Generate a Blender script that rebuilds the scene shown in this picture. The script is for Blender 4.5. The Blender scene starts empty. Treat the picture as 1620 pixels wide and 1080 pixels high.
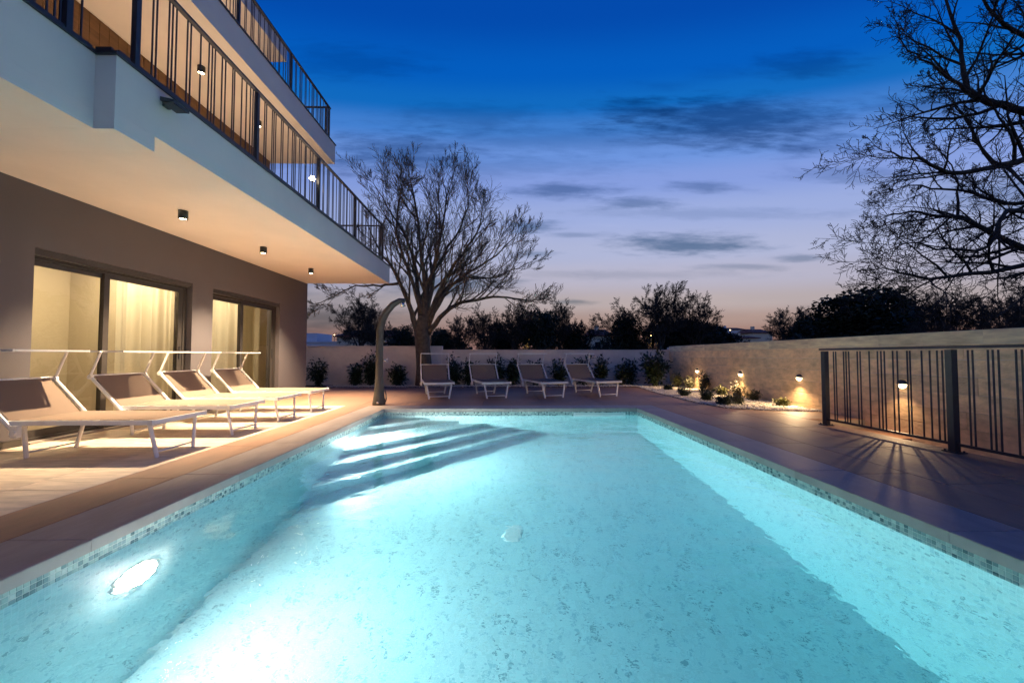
import bpy, math, random
from math import sin, cos, pi, radians as R
from mathutils import Vector as V, Matrix

# ------------------------------------------------------------------ scene, camera, sky, exposure
sc = bpy.context.scene
sc.render.engine = 'CYCLES'
C = sc.collection
sc.view_settings.view_transform = 'Standard'
sc.view_settings.look = 'None'
sc.view_settings.exposure = 0.0
sc.view_settings.gamma = 1.0
sc.view_settings.use_curve_mapping = False
cy = sc.cycles
cy.use_denoising = True
try:
    cy.denoiser = 'OPENIMAGEDENOISE'
except Exception:
    pass
cy.use_adaptive_sampling = True
cy.adaptive_threshold = 0.02
cy.adaptive_min_samples = 16
cy.max_bounces = 8
cy.diffuse_bounces = 4
cy.glossy_bounces = 4
cy.transmission_bounces = 8
cy.transparent_max_bounces = 12
cy.volume_bounces = 0
cy.sample_clamp_indirect = 40.0
cy.sample_clamp_direct = 0.0
cy.caustics_reflective = False
cy.caustics_refractive = True
cy.blur_glossy = 0.5

PITCH, YAW, FPX = R(2.0), R(1.18), 630.0
cam_d = bpy.data.cameras.new('camera')
cam_d.sensor_width = 36.0
cam_d.lens = 14.0
cam_d.clip_start = 0.05
cam_d.clip_end = 6000
cam = bpy.data.objects.new('camera', cam_d)
C.objects.link(cam)
cam.location = (0, 0, 1.0)
cam.rotation_euler = (pi / 2 + PITCH, 0, -YAW)
sc.camera = cam
_F = V((sin(YAW) * cos(PITCH), cos(YAW) * cos(PITCH), sin(PITCH)))
_R = V((cos(YAW), -sin(YAW), 0))
_U = _R.cross(_F)


def ray(x, y):
    return _R * ((x - 810) / FPX) + _U * ((540 - y) / FPX) + _F


def at_y(x, y, Y):          # photo pixel -> point at the distance Y that the thing stands at
    d = ray(x, y)
    return V((0, 0, 1)) + d * (Y / d.y)


world = bpy.data.worlds.new('World')
sc.world = world
world.use_nodes = True


def build_sky():
    nt = world.node_tree
    N, L = nt.nodes, nt.links
    N.clear()

    def val(x):
        return x

    def m(op, a, b=None, c=None, clamp=False):
        n = N.new('ShaderNodeMath')
        n.operation = op
        n.use_clamp = clamp
        for i, x in enumerate((a, b, c)):
            if x is None:
                continue
            if isinstance(x, (int, float)):
                n.inputs[i].default_value = x
            else:
                L.new(x, n.inputs[i])
        return n.outputs[0]

    def mix(f, a, b, mode='MIX'):
        n = N.new('ShaderNodeMix')
        n.data_type = 'RGBA'
        n.blend_type = mode
        n.clamp_factor = True
        for s, x in ((n.inputs[0], f), (n.inputs[6], a), (n.inputs[7], b)):
            if isinstance(x, (int, float)):
                s.default_value = x
            elif isinstance(x, tuple):
                s.default_value = (*x, 1)
            else:
                L.new(x, s)
        return n.outputs[2]

    tc = N.new('ShaderNodeTexCoord')
    sx = N.new('ShaderNodeSeparateXYZ')
    L.new(tc.outputs['Generated'], sx.inputs[0])
    az = m('ARCTAN2', sx.outputs[0], sx.outputs[1])
    x2 = m('MULTIPLY', sx.outputs[0], sx.outputs[0])
    y2 = m('MULTIPLY', sx.outputs[1], sx.outputs[1])
    el = m('ARCTANGENT', m('DIVIDE', sx.outputs[2], m('SQRT', m('ADD', y2, m('MULTIPLY', x2, 0.35)))))
    yy = m('SQRT', m('ADD', y2, 0.02))
    cu = m('DIVIDE', sx.outputs[0], yy)
    cv = m('DIVIDE', sx.outputs[2], yy)
    # twilight: clear evening sky, sun just gone below the horizon to the right of the view
    sky = N.new('ShaderNodeTexSky')
    sky.sky_type = 'NISHITA'
    sky.sun_disc = False
    sky.sun_elevation = R(-2.5)
    sky.sun_rotation = R(30)
    sky.ozone_density = 3.0
    ramp = N.new('ShaderNodeValToRGB')
    ramp.color_ramp.interpolation = 'EASE'
    L.new(m('DIVIDE', el, R(90), clamp=True), ramp.inputs[0])
    stops = SKY_STOPS
    e = ramp.color_ramp.elements
    while len(e) > 1:
        e.remove(e[-1])
    e[0].position = stops[0][0] / 90
    e[0].color = (*stops[0][1], 1)
    for deg, colr in stops[1:]:
        k = e.new(deg / 90)
        k.color = (*colr, 1)
    # afterglow fades with the angle from the sunset
    da = m('SUBTRACT', az, R(24))
    glow = m('POWER', m('MULTIPLY_ADD', m('COSINE', da), 0.5, 0.5), 5.0)
    dark = mix(m('MULTIPLY', m('SUBTRACT', 1.0, glow), 0.70), (1, 1, 1), (0.30, 0.42, 0.62))
    lowmask = m('SUBTRACT', 1.0, m('SMOOTH_MIN', m('DIVIDE', el, R(34)), 1.0, 0.2), clamp=True)
    base = mix(lowmask, ramp.outputs[0], mix(1.0, ramp.outputs[0], dark, 'MULTIPLY'))
    nis = mix(1.0, sky.outputs[0], (SKY_NISHITA,) * 3, 'MULTIPLY')
    base = mix(1.0, base, nis, 'ADD')
    # clouds
    cmb = N.new('ShaderNodeCombineXYZ')
    L.new(cu, cmb.inputs[0])
    L.new(m('MULTIPLY', cv, 5.5), cmb.inputs[1])

    def noise(scale, detail, w, rough=0.55):
        n = N.new('ShaderNodeTexNoise')
        n.noise_dimensions = '4D'
        n.inputs['Scale'].default_value = scale
        n.inputs['Detail'].default_value = detail
        n.inputs['Roughness'].default_value = rough
        n.inputs['W'].default_value = w
        L.new(cmb.outputs[0], n.inputs['Vector'])
        return n.outputs[0]
    n1 = noise(3.2, 7, 1.7)
    n2 = noise(11.0, 9, 4.1, 0.62)
    warp = m('MULTIPLY', m('SUBTRACT', n2, 0.5), 1.0)
    # thin streaks everywhere
    streak = N.new('ShaderNodeMapRange')
    streak.interpolation_type = 'SMOOTHSTEP'
    streak.inputs[1].default_value = 0.56
    streak.inputs[2].default_value = 0.78
    L.new(n1, streak.inputs[0])
    band = m('MULTIPLY', m('DIVIDE', el, R(7), clamp=True), m('SUBTRACT', 1.0, m('DIVIDE', m('SUBTRACT', el, R(26)), R(16), clamp=True), clamp=True))
    col = mix(m('MULTIPLY', m('MULTIPLY', streak.outputs[0], band), 0.55), base, mix(1.0, base, (0.40, 0.50, 0.62), 'MULTIPLY'))
    # soft pale veil
    n3 = noise(2.1, 5, 9.3)
    veil = N.new('ShaderNodeMapRange')
    veil.interpolation_type = 'SMOOTHSTEP'
    veil.inputs[1].default_value = 0.50
    veil.inputs[2].default_value = 0.80
    L.new(n3, veil.inputs[0])
    col = mix(m('MULTIPLY', m('MULTIPLY', veil.outputs[0], band), 0.35), col, mix(1.0, col, (1.35, 1.25, 1.12), 'MULTIPLY'))
    # single cloud banks: place and half sizes in the cloud plane, strength
    for (ca, ce, wa, we, st) in CLOUDS:
        u = m('DIVIDE', m('SUBTRACT', cu, ca), wa)
        v = m('DIVIDE', m('SUBTRACT', cv, ce), we)
        v = m('ADD', v, m('MULTIPLY', m('SUBTRACT', n1, 0.5), 1.6))
        d = m('SQRT', m('ADD', m('MULTIPLY', u, u), m('MULTIPLY', v, v)))
        d = m('ADD', d, m('MULTIPLY', warp, 2.0))
        f = N.new('ShaderNodeMapRange')
        f.interpolation_type = 'SMOOTHSTEP'
        f.inputs[1].default_value = 1.35
        f.inputs[2].default_value = 0.10
        f.inputs[3].default_value = 0.0
        f.inputs[4].default_value = st
        L.new(d, f.inputs[0])
        col = mix(f.outputs[0], col, mix(1.0, col, (0.17, 0.30, 0.40), 'MULTIPLY'))
    bg = N.new('ShaderNodeBackground')
    L.new(col, bg.inputs[0])
    bg.inputs[1].default_value = 1.0
    out = N.new('ShaderNodeOutputWorld')
    L.new(bg.outputs[0], out.inputs[0])


def lin(r, g, b):
    f = lambda c: (c / 255) / 12.92 if c / 255 <= 0.04045 else ((c / 255 + 0.055) / 1.055) ** 2.4
    return (f(r), f(g), f(b))


SKY_NISHITA = 0.05
SKY_STOPS = [(0.0, lin(134, 98, 94)), (3.0, lin(158, 122, 112)), (5.0, lin(172, 146, 138)), (7.5, lin(184, 170, 170)), (11.0, lin(184, 181, 200)),
             (14.5, lin(176, 183, 215)), (19.5, lin(158, 174, 222)), (23.5, lin(134, 158, 222)), (27.0, lin(108, 149, 222)), (30.0, lin(66, 128, 208)),
             (32.5, lin(14, 106, 192)), (36.0, lin(0, 92, 190)), (41.5, lin(0, 74, 172)), (60.0, lin(0, 50, 134)), (90.0, lin(0, 36, 106))]
CLOUDS = [(x / 630, y / 630, a / 630, b / 630, st) for x, y, a, b, st in (
    (288, 177, 125, 19, 0.85), (375, 374, 200, 44, 0.85), (215, 392, 80, 24, 0.5), (495, 467, 95, 24, 0.5), (43, 204, 52, 11, 0.8), (95, 260, 95, 13, 0.7),
    (213, 240, 70, 11, 0.6), (318, 269, 60, 10, 0.55), (470, 155, 45, 7, 0.55), (108, 84, 36, 5, 0.6), (55, 160, 36, 6, 0.5), (-90, 112, 110, 18, 0.75),
    (-170, 322, 120, 34, 0.7), (-60, 380, 140, 24, 0.35), (-240, 462, 130, 30, 0.35), (-280, 60, 140, 22, 0.6), (560, 290, 120, 14, 0.4), (700, 400, 150, 30, 0.5),
    (150, 345, 420, 26, 0.30), (-80, 300, 300, 22, 0.30), (330, 225, 260, 10, 0.25), (180, 128, 240, 8, 0.22), (120, 190, 60, 5, 0.4), (380, 140, 80, 6, 0.4), (-600, 300, 200, 40, 0.6), (900, 250, 240, 40, 0.5))]
build_sky()

WARM = (1.0, 0.60, 0.28)

# ------------------------------------------------------------------ helpers: materials
MATS = {}


def mat(name, color, rough=0.6, var=0.0, scale=6.0, bump=0.0, bscale=None, metal=0.0, stretch=None, spec=0.5, col2=None, coords='Object', detail=6):
    if name in MATS:
        return MATS[name]
    M = bpy.data.materials.new(name)
    M.use_nodes = True
    nt = M.node_tree
    N, L = nt.nodes, nt.links
    b = N['Principled BSDF']
    b.inputs['Base Color'].default_value = (*color, 1)
    b.inputs['Roughness'].default_value = rough
    b.inputs['Metallic'].default_value = metal
    b.inputs['Specular IOR Level'].default_value = spec
    if var or bump or col2:
        tc = N.new('ShaderNodeTexCoord')
        mp = N.new('ShaderNodeMapping')
        mp.inputs['Scale'].default_value = stretch or (1, 1, 1)
        if coords == 'World':
            g = N.new('ShaderNodeNewGeometry')
            L.new(g.outputs['Position'], mp.inputs[0])
        else:
            oi = N.new('ShaderNodeObjectInfo')
            ad = N.new('ShaderNodeVectorMath')
            ad.operation = 'MULTIPLY_ADD'
            L.new(oi.outputs['Random'], ad.inputs[0])
            ad.inputs[1].default_value = (37, 53, 19)
            L.new(tc.outputs['Object'], ad.inputs[2])
            L.new(ad.outputs[0], mp.inputs[0])
        n = N.new('ShaderNodeTexNoise')
        n.inputs['Scale'].default_value = scale
        n.inputs['Detail'].default_value = detail
        n.inputs['Roughness'].default_value = 0.62
        L.new(mp.outputs[0], n.inputs['Vector'])
        r = N.new('ShaderNodeValToRGB')
        a = col2 or tuple(c * (1 - var) for c in color)
        z = tuple(min(1, c * (1 + var)) for c in color) if not col2 else color
        r.color_ramp.elements[0].position = 0.32
        r.color_ramp.elements[1].position = 0.68
        r.color_ramp.elements[0].color = (*a, 1)
        r.color_ramp.elements[1].color = (*z, 1)
        L.new(n.outputs[0], r.inputs[0])
        if coords != 'World':
            hs = N.new('ShaderNodeHueSaturation')
            mr = N.new('ShaderNodeMapRange')
            mr.inputs[3].default_value = 1 - var * 0.5
            mr.inputs[4].default_value = 1 + var * 0.5
            L.new(oi.outputs['Random'], mr.inputs[0])
            L.new(mr.outputs[0], hs.inputs['Value'])
            L.new(r.outputs[0], hs.inputs['Color'])
            L.new(hs.outputs[0], b.inputs['Base Color'])
        else:
            L.new(r.outputs[0], b.inputs['Base Color'])
        if bump:
            n2 = N.new('ShaderNodeTexNoise')
            n2.inputs['Scale'].default_value = bscale or scale * 4
            n2.inputs['Detail'].default_value = 8
            L.new(mp.outputs[0], n2.inputs['Vector'])
            bp = N.new('ShaderNodeBump')
            bp.inputs['Strength'].default_value = bump
            bp.inputs['Distance'].default_value = 0.01
            L.new(n2.outputs[0], bp.inputs['Height'])
            L.new(bp.outputs[0], b.inputs['Normal'])
            mr2 = N.new('ShaderNodeMapRange')
            mr2.inputs[3].default_value = max(0.05, rough - 0.12)
            mr2.inputs[4].default_value = min(1, rough + 0.12)
            L.new(n.outputs[0], mr2.inputs[0])
            L.new(mr2.outputs[0], b.inputs['Roughness'])
    MATS[name] = M
    return M


def emit(name, color, strength):
    if name in MATS:
        return MATS[name]
    M = bpy.data.materials.new(name)
    M.use_nodes = True
    N, L = M.node_tree.nodes, M.node_tree.links
    N.clear()
    e = N.new('ShaderNodeEmission')
    e.inputs[0].default_value = (*color, 1)
    e.inputs[1].default_value = strength
    o = N.new('ShaderNodeOutputMaterial')
    L.new(e.outputs[0], o.inputs[0])
    if name in ('fairy_emit', 'street_emit', 'down_emit', 'lit_window', 'globe_emit', 'wall_lamp_emit'):
        M.cycles.emission_sampling = 'NONE'
    MATS[name] = M
    return M


def glass_pane():
    M = bpy.data.materials.new('window_glass')
    M.use_nodes = True
    N, L = M.node_tree.nodes, M.node_tree.links
    N.clear()
    t = N.new('ShaderNodeBsdfTransparent')
    t.inputs[0].default_value = (0.90, 0.93, 0.90, 1)
    g = N.new('ShaderNodeBsdfGlossy')
    g.inputs['Roughness'].default_value = 0.0
    lw = N.new('ShaderNodeFresnel')
    lw.inputs[0].default_value = 1.5
    mx = N.new('ShaderNodeMixShader')
    o = N.new('ShaderNodeOutputMaterial')
    mu = N.new('ShaderNodeMath')
    mu.operation = 'MULTIPLY'
    mu.inputs[1].default_value = 1.6
    mu.use_clamp = True
    L.new(lw.outputs[0], mu.inputs[0])
    L.new(mu.outputs[0], mx.inputs[0])
    L.new(t.outputs[0], mx.inputs[1])
    L.new(g.outputs[0], mx.inputs[2])
    L.new(mx.outputs[0], o.inputs[0])
    return M


def cloth(name, color, trans=0.4, weave=0.0):
    M = bpy.data.materials.new(name)
    M.use_nodes = True
    N, L = M.node_tree.nodes, M.node_tree.links
    N.clear()
    d = N.new('ShaderNodeBsdfDiffuse')
    t = N.new('ShaderNodeBsdfTranslucent')
    mx = N.new('ShaderNodeMixShader')
    mx.inputs[0].default_value = trans
    o = N.new('ShaderNodeOutputMaterial')
    for s in (d, t):
        s.inputs[0].default_value = (*color, 1)
    if weave:
        tc = N.new('ShaderNodeTexCoord')
        w = N.new('ShaderNodeTexWave')
        w.bands_direction = 'Y'
        w.inputs['Scale'].default_value = weave
        w.inputs['Distortion'].default_value = 0.4
        L.new(tc.outputs['Object'], w.inputs['Vector'])
        r = N.new('ShaderNodeValToRGB')
        r.color_ramp.elements[0].color = (*[c * 0.72 for c in color], 1)
        r.color_ramp.elements[1].color = (*[c * 1.08 for c in color], 1)
        L.new(w.outputs[0], r.inputs[0])
        L.new(r.outputs[0], d.inputs[0])
        bp = N.new('ShaderNodeBump')
        bp.inputs['Strength'].default_value = 0.35
        bp.inputs['Distance'].default_value = 0.002
        L.new(w.outputs[0], bp.inputs['Height'])
        L.new(bp.outputs[0], d.inputs['Normal'])
    L.new(d.outputs[0], mx.inputs[1])
    L.new(t.outputs[0], mx.inputs[2])
    L.new(mx.outputs[0], o.inputs[0])
    return M


TP = 0.027     # mosaic pitch


def mosaic(name, light, mid, dark, dark_share=0.12):
    """glass mosaic: one random tone for each 2.5 cm tile, pale grout"""
    M = bpy.data.materials.new(name)
    M.use_nodes = True
    N, L = M.node_tree.nodes, M.node_tree.links
    b = N['Principled BSDF']
    b.inputs['Roughness'].default_value = 0.35
    tc = N.new('ShaderNodeTexCoord')

    def vm(op, a, bb=None):
        n = N.new('ShaderNodeVectorMath')
        n.operation = op
        for i, x in enumerate((a, bb)):
            if x is None:
                continue
            if isinstance(x, tuple):
                n.inputs[i].default_value = x
            else:
                L.new(x, n.inputs[i])
        return n.outputs[0]
    s = vm('DIVIDE', tc.outputs['Object'], (TP, TP, TP))
    cell = vm('FLOOR', s)
    fr = vm('SUBTRACT', vm('FRACTION', s), (0.5, 0.5, 0.5))
    wn = N.new('ShaderNodeTexWhiteNoise')
    L.new(cell, wn.inputs[0])
    # clusters of darker tiles
    nz = N.new('ShaderNodeTexNoise')
    nz.inputs['Scale'].default_value = 0.16
    nz.inputs['Detail'].default_value = 2
    L.new(cell, nz.inputs['Vector'])
    ad = N.new('ShaderNodeMath')
    ad.operation = 'MULTIPLY_ADD'
    ad.inputs[1].default_value = 0.55
    L.new(nz.outputs[0], ad.inputs[0])
    sb = N.new('ShaderNodeMath')
    sb.operation = 'SUBTRACT'
    L.new(wn.outputs[0], sb.inputs[0])
    sb.inputs[1].default_value = 0.27
    L.new(sb.outputs[0], ad.inputs[2])
    r = N.new('ShaderNodeValToRGB')
    r.color_ramp.interpolation = 'CONSTANT'
    e = r.color_ramp.elements
    e[0].color = (*light, 1)
    e[1].position = 0.42
    e[1].color = (*[x * 0.92 for x in light], 1)
    for p, cc in ((0.62, mid), (0.78, [x * 1.06 if x < .9 else x for x in light]), (1 - dark_share, dark), (1 - dark_share * 0.25, [x * 0.74 for x in dark])):
        k = e.new(p)
        k.color = (*cc, 1)
    L.new(ad.outputs[0], r.inputs[0])
    # grout
    geo = N.new('ShaderNodeTexCoord')
    fa = vm('ABSOLUTE', fr)
    na = vm('ABSOLUTE', geo.outputs['Normal'])
    inv = vm('SUBTRACT', (1, 1, 1), na)
    g = vm('MULTIPLY', fa, inv)
    sp = N.new('ShaderNodeSeparateXYZ')
    L.new(g, sp.inputs[0])
    mx1 = N.new('ShaderNodeMath')
    mx1.operation = 'MAXIMUM'
    L.new(sp.outputs[0], mx1.inputs[0])
    L.new(sp.outputs[1], mx1.inputs[1])
    mx2 = N.new('ShaderNodeMath')
    mx2.operation = 'MAXIMUM'
    L.new(mx1.outputs[0], mx2.inputs[0])
    L.new(sp.outputs[2], mx2.inputs[1])
    gt = N.new('ShaderNodeMath')
    gt.operation = 'GREATER_THAN'
    gt.inputs[1].default_value = 0.445
    L.new(mx2.outputs[0], gt.inputs[0])
    mix = N.new('ShaderNodeMix')
    mix.data_type = 'RGBA'
    L.new(gt.outputs[0], mix.inputs[0])
    L.new(r.outputs[0], mix.inputs[6])
    mix.inputs[7].default_value = (0.60, 0.72, 0.74, 1)
    L.new(mix.outputs[2], b.inputs['Base Color'])
    return M


def water_material():
    M = bpy.data.materials.new('pool_water')
    M.use_nodes = True
    N, L = M.node_tree.nodes, M.node_tree.links
    N.clear()
    g = N.new('ShaderNodeBsdfGlass')
    g.inputs['IOR'].default_value = 1.33
    g.inputs['Roughness'].default_value = 0.0
    g.inputs['Color'].default_value = (1, 1, 1, 1)
    geo = N.new('ShaderNodeNewGeometry')
    h = None
    for sc_, w, det in ((2.6, 1.0, 3), (9.0, 0.30, 3), (26.0, 0.065, 2)):
        n = N.new('ShaderNodeTexNoise')
        n.inputs['Scale'].default_value = sc_
        n.inputs['Detail'].default_value = det
        n.inputs['Roughness'].default_value = 0.5
        L.new(geo.outputs['Position'], n.inputs['Vector'])
        mu = N.new('ShaderNodeMath')
        mu.operation = 'MULTIPLY_ADD'
        mu.inputs[1].default_value = w
        L.new(n.outputs[0], mu.inputs[0])
        if h is not None:
            L.new(h, mu.inputs[2])
        else:
            mu.inputs[2].default_value = 0
        h = mu.outputs[0]
    bp = N.new('ShaderNodeBump')
    bp.inputs['Strength'].default_value = 1.0
    bp.inputs['Distance'].default_value = 0.012
    L.new(h, bp.inputs['Height'])
    L.new(bp.outputs[0], g.inputs['Normal'])
    va = N.new('ShaderNodeVolumeAbsorption')
    va.inputs['Color'].default_value = (0.0, 0.83, 0.92, 1)
    va.inputs['Density'].default_value = 0.185
    o = N.new('ShaderNodeOutputMaterial')
    L.new(g.outputs[0], o.inputs[0])
    L.new(va.outputs[0], o.inputs['Volume'])
    return M


# ------------------------------------------------------------------ helpers: meshes and objects
class MB:
    def __init__(s):
        s.v, s.f = [], []

    def add(s, vs, fs):
        n = len(s.v)
        s.v.extend([tuple(p) for p in vs])
        s.f.extend([tuple(i + n for i in f) for f in fs])
        return s

    def box(s, x0, x1, y0, y1, z0, z1):
        return s.add([(x0, y0, z0), (x1, y0, z0), (x1, y1, z0), (x0, y1, z0), (x0, y0, z1), (x1, y0, z1), (x1, y1, z1), (x0, y1, z1)],
                     [(3, 2, 1, 0), (4, 5, 6, 7), (0, 1, 5, 4), (1, 2, 6, 5), (2, 3, 7, 6), (3, 0, 4, 7)])

    def bbox(s, x0, x1, y0, y1, z0, z1, b=0.004):
        """box whose top edges are chamfered"""
        return s.add([(x0, y0, z0), (x1, y0, z0), (x1, y1, z0), (x0, y1, z0),
                      (x0, y0, z1 - b), (x1, y0, z1 - b), (x1, y1, z1 - b), (x0, y1, z1 - b),
                      (x0 + b, y0 + b, z1), (x1 - b, y0 + b, z1), (x1 - b, y1 - b, z1), (x0 + b, y1 - b, z1)],
                     [(3, 2, 1, 0), (8, 9, 10, 11), (0, 1, 5, 4), (1, 2, 6, 5), (2, 3, 7, 6), (3, 0, 4, 7),
                      (4, 5, 9, 8), (5, 6, 10, 9), (6, 7, 11, 10), (7, 4, 8, 11)])

    def quad(s, a, b, c, d):
        return s.add([a, b, c, d], [(0, 1, 2, 3)])

    def tube(s, pts, rads, n=6, cap=True, flat=1.0):
        pts = [V(p) for p in pts]
        if isinstance(rads, (int, float)):
            rads = [rads] * len(pts)
        vs, fs = [], []
        up = None
        for i, p in enumerate(pts):
            d = (pts[min(i + 1, len(pts) - 1)] - pts[max(i - 1, 0)])
            d = d.normalized() if d.length > 1e-9 else V((0, 0, 1))
            if up is None:
                up = V((0, 0, 1)) if abs(d.z) < 0.9 else V((1, 0, 0))
            a = d.cross(up)
            if a.length < 1e-6:
                a = d.cross(V((0, 1, 0)))
            a.normalize()
            b = a.cross(d)
            up = b
            for k in range(n):
                t = 2 * pi * (k + 0.5) / n
                vs.append(p + a * (cos(t) * rads[i]) + b * (sin(t) * rads[i] * flat))
        for i in range(len(pts) - 1):
            for k in range(n):
                k2 = (k + 1) % n
                fs.append((i * n + k, i * n + k2, (i + 1) * n + k2, (i + 1) * n + k))
        if cap:
            fs.append(tuple(range(n))[::-1])
            fs.append(tuple((len(pts) - 1) * n + k for k in range(n)))
        return s.add(vs, fs)

    def lathe(s, prof, n=20, axis=None, o=(0, 0, 0), a0=0.0, a1=2 * pi):
        """profile (radius, height) turned about the z axis, then carried by axis matrix and offset"""
        full = abs(a1 - a0 - 2 * pi) < 1e-6
        cnt = n if full else n + 1
        vs, fs = [], []
        for (r, z) in prof:
            for k in range(cnt):
                t = a0 + (a1 - a0) * k / n
                p = V((r * cos(t), r * sin(t), z))
                if axis:
                    p = axis @ p
                vs.append(p + V(o))
        for i in range(len(prof) - 1):
            for k in range(n):
                k2 = (k + 1) % cnt
                fs.append((i * cnt + k, i * cnt + k2, (i + 1) * cnt + k2, (i + 1) * cnt + k))
        return s.add(vs, fs)

    def mesh(s, name, m=None, smooth=False):
        me = bpy.data.meshes.new(name)
        me.from_pydata(s.v, [], s.f)
        me.update()
        if m is not None:
            me.materials.append(m)
        if smooth:
            me.polygons.foreach_set('use_smooth', [True] * len(me.polygons))
        return me

    def build(s, name, m, parent=None, smooth=False):
        return link(name, s.mesh(name, m, smooth), parent)


def link(name, me, parent=None, loc=None, rz=None):
    o = bpy.data.objects.new(name, me)
    C.objects.link(o)
    if parent is not None:
        o.parent = parent
    if loc is not None:
        o.location = loc
    if rz is not None:
        o.rotation_euler = (0, 0, rz)
    return o


def tag(o, label=None, cat=None, group=None, kind=None):
    if label:
        o['label'] = label
    if cat:
        o['category'] = cat
    if group:
        o['group'] = group
    if kind:
        o['kind'] = kind
    return o


def empty(name, loc=(0, 0, 0), rz=0.0):
    o = bpy.data.objects.new(name, None)
    C.objects.link(o)
    o.location = loc
    o.rotation_euler = (0, 0, rz)
    o.empty_display_size = 0.1
    return o


def copy_tree(o, parent=None):
    c = o.copy()
    C.objects.link(c)
    c.parent = parent
    for ch in list(o.children):
        copy_tree(ch, c)
    return c


rng = random.Random(7)

# ------------------------------------------------------------------ materials
m_paver = mat('paver_beige', (0.62, 0.51, 0.40), 0.62, 0.24, 3.0, 0.35, 14, stretch=(1.0, 5.0, 1.0))
m_strip = mat('paver_border', (0.31, 0.175, 0.11), 0.58, 0.16, 3.0, 0.25, 18, stretch=(4.0, 1.0, 1.0))
m_cope = mat('coping_stone', (0.32, 0.265, 0.24), 0.55, 0.14, 3.5, 0.2, 22, stretch=(3.0, 1.0, 1.0))
m_grout = mat('grout', (0.30, 0.25, 0.20), 0.9)
m_render = mat('taupe_render', (0.125, 0.112, 0.122), 0.85, 0.05, 2.0, 0.25, 180)
m_white = mat('white_render', (0.84, 0.76, 0.68), 0.85, 0.04, 1.2, 0.12, 120)
m_brown = mat('wood_cladding', (0.20, 0.105, 0.045), 0.6, 0.25, 2.0, 0.2, 12, stretch=(1, 1, 12))
m_dark = mat('anthracite_metal', (0.035, 0.036, 0.04), 0.42, 0.1, 8, 0.03, 60)
m_rail = mat('railing_metal', (0.05, 0.05, 0.056), 0.4, 0.1, 8, 0.03, 60, metal=0.3)
m_frame = mat('door_frame', (0.055, 0.048, 0.045), 0.4, 0.1, 6, 0.03, 60)
m_glass = glass_pane()
m_alu = mat('white_aluminium', (0.82, 0.81, 0.80), 0.3, 0.05, 6, 0.02, 60)
m_plastic = mat('white_plastic', (0.78, 0.77, 0.75), 0.4)
m_sling = cloth('taupe_sling', (0.27, 0.205, 0.165), 0.10, 60.0)
m_canopy = cloth('taupe_canopy', (0.36, 0.29, 0.24), 0.12, 60.0)
m_curtain = cloth('cream_curtain', (0.86, 0.80, 0.66), 0.62)
m_room = mat('cream_wall', (0.50, 0.44, 0.34), 0.9, 0.03, 2)
m_roomfloor = mat('room_floor', (0.35, 0.27, 0.2), 0.5, 0.2, 3, stretch=(1, 8, 1))
m_bark = mat('bark', (0.105, 0.085, 0.06), 0.95, 0.35, 9, 0.6, 40)
m_bark_dark = mat('bark_dark', (0.045, 0.038, 0.03), 0.95, 0.3, 6)
m_soil = mat('soil', (0.06, 0.045, 0.035), 0.95, 0.3, 5, coords='World')
m_chrome = mat('chrome', (0.75, 0.75, 0.75), 0.12, metal=1.0)
m_shower = mat('shower_grey', (0.055, 0.05, 0.047), 0.5, 0.1, 9, 0.05, 60)
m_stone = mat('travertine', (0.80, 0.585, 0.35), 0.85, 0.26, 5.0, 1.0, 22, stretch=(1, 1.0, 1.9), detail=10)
m_stone2 = mat('travertine_light', (0.84, 0.66, 0.42), 0.85, 0.28, 2.4, 0.5, 26, stretch=(1, 1.2, 6.0))
m_gwall = mat('garden_wall_render', (0.74, 0.66, 0.59), 0.9, 0.14, 1.4, 0.2, 60)
m_pool = mosaic('pool_mosaic', (0.50, 0.675, 0.69), (0.46, 0.635, 0.66), (0.35, 0.535, 0.585), 0.15)
m_tiles = [mat('tile_' + str(i), c, 0.22) for i, c in enumerate(((0.42, 0.52, 0.48), (0.34, 0.44, 0.42), (0.20, 0.28, 0.28), (0.11, 0.17, 0.18), (0.50, 0.58, 0.54), (0.27, 0.36, 0.36)))]
m_tgrout = mat('pool_grout', (0.62, 0.64, 0.60), 0.8)
m_pebble = mat('white_pebble', (0.74, 0.68, 0.59), 0.75, 0.25, 12, coords='World')
m_leaf = mat('laurel_leaf', (0.035, 0.055, 0.022), 0.38, 0.5, 9, coords='World')
m_leaf2 = mat('yellow_green_leaf', (0.085, 0.09, 0.022), 0.5, 0.4, 12, coords='World')
m_leaf3 = mat('dark_leaf', (0.03, 0.045, 0.02), 0.5, 0.4, 12, coords='World')
m_leaf4 = mat('wispy_leaf', (0.055, 0.06, 0.028), 0.6, 0.4, 12, coords='World')
m_ever = mat('evergreen_leaf', (0.022, 0.034, 0.018), 0.7, 0.45, 1.2, coords='World')
m_grass = mat('field', (0.035, 0.04, 0.02), 0.95, 0.4, 0.15, coords='World')
m_house_white = mat('house_white', (0.66, 0.66, 0.68), 0.9, 0.05, 1)
m_house_cream = mat('house_cream', (0.68, 0.60, 0.45), 0.9, 0.08, 1)
m_roof = mat('roof_tiles', (0.17, 0.06, 0.045), 0.9, 0.25, 4)
m_win_dark = mat('window_dark', (0.02, 0.022, 0.028), 0.15)

# ------------------------------------------------------------------ pool
PX0, PX1, PY0, PY1 = -2.26, 2.55, 0.30, 7.58
WL, PF = -0.137, -1.75

basin = MB()
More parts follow.
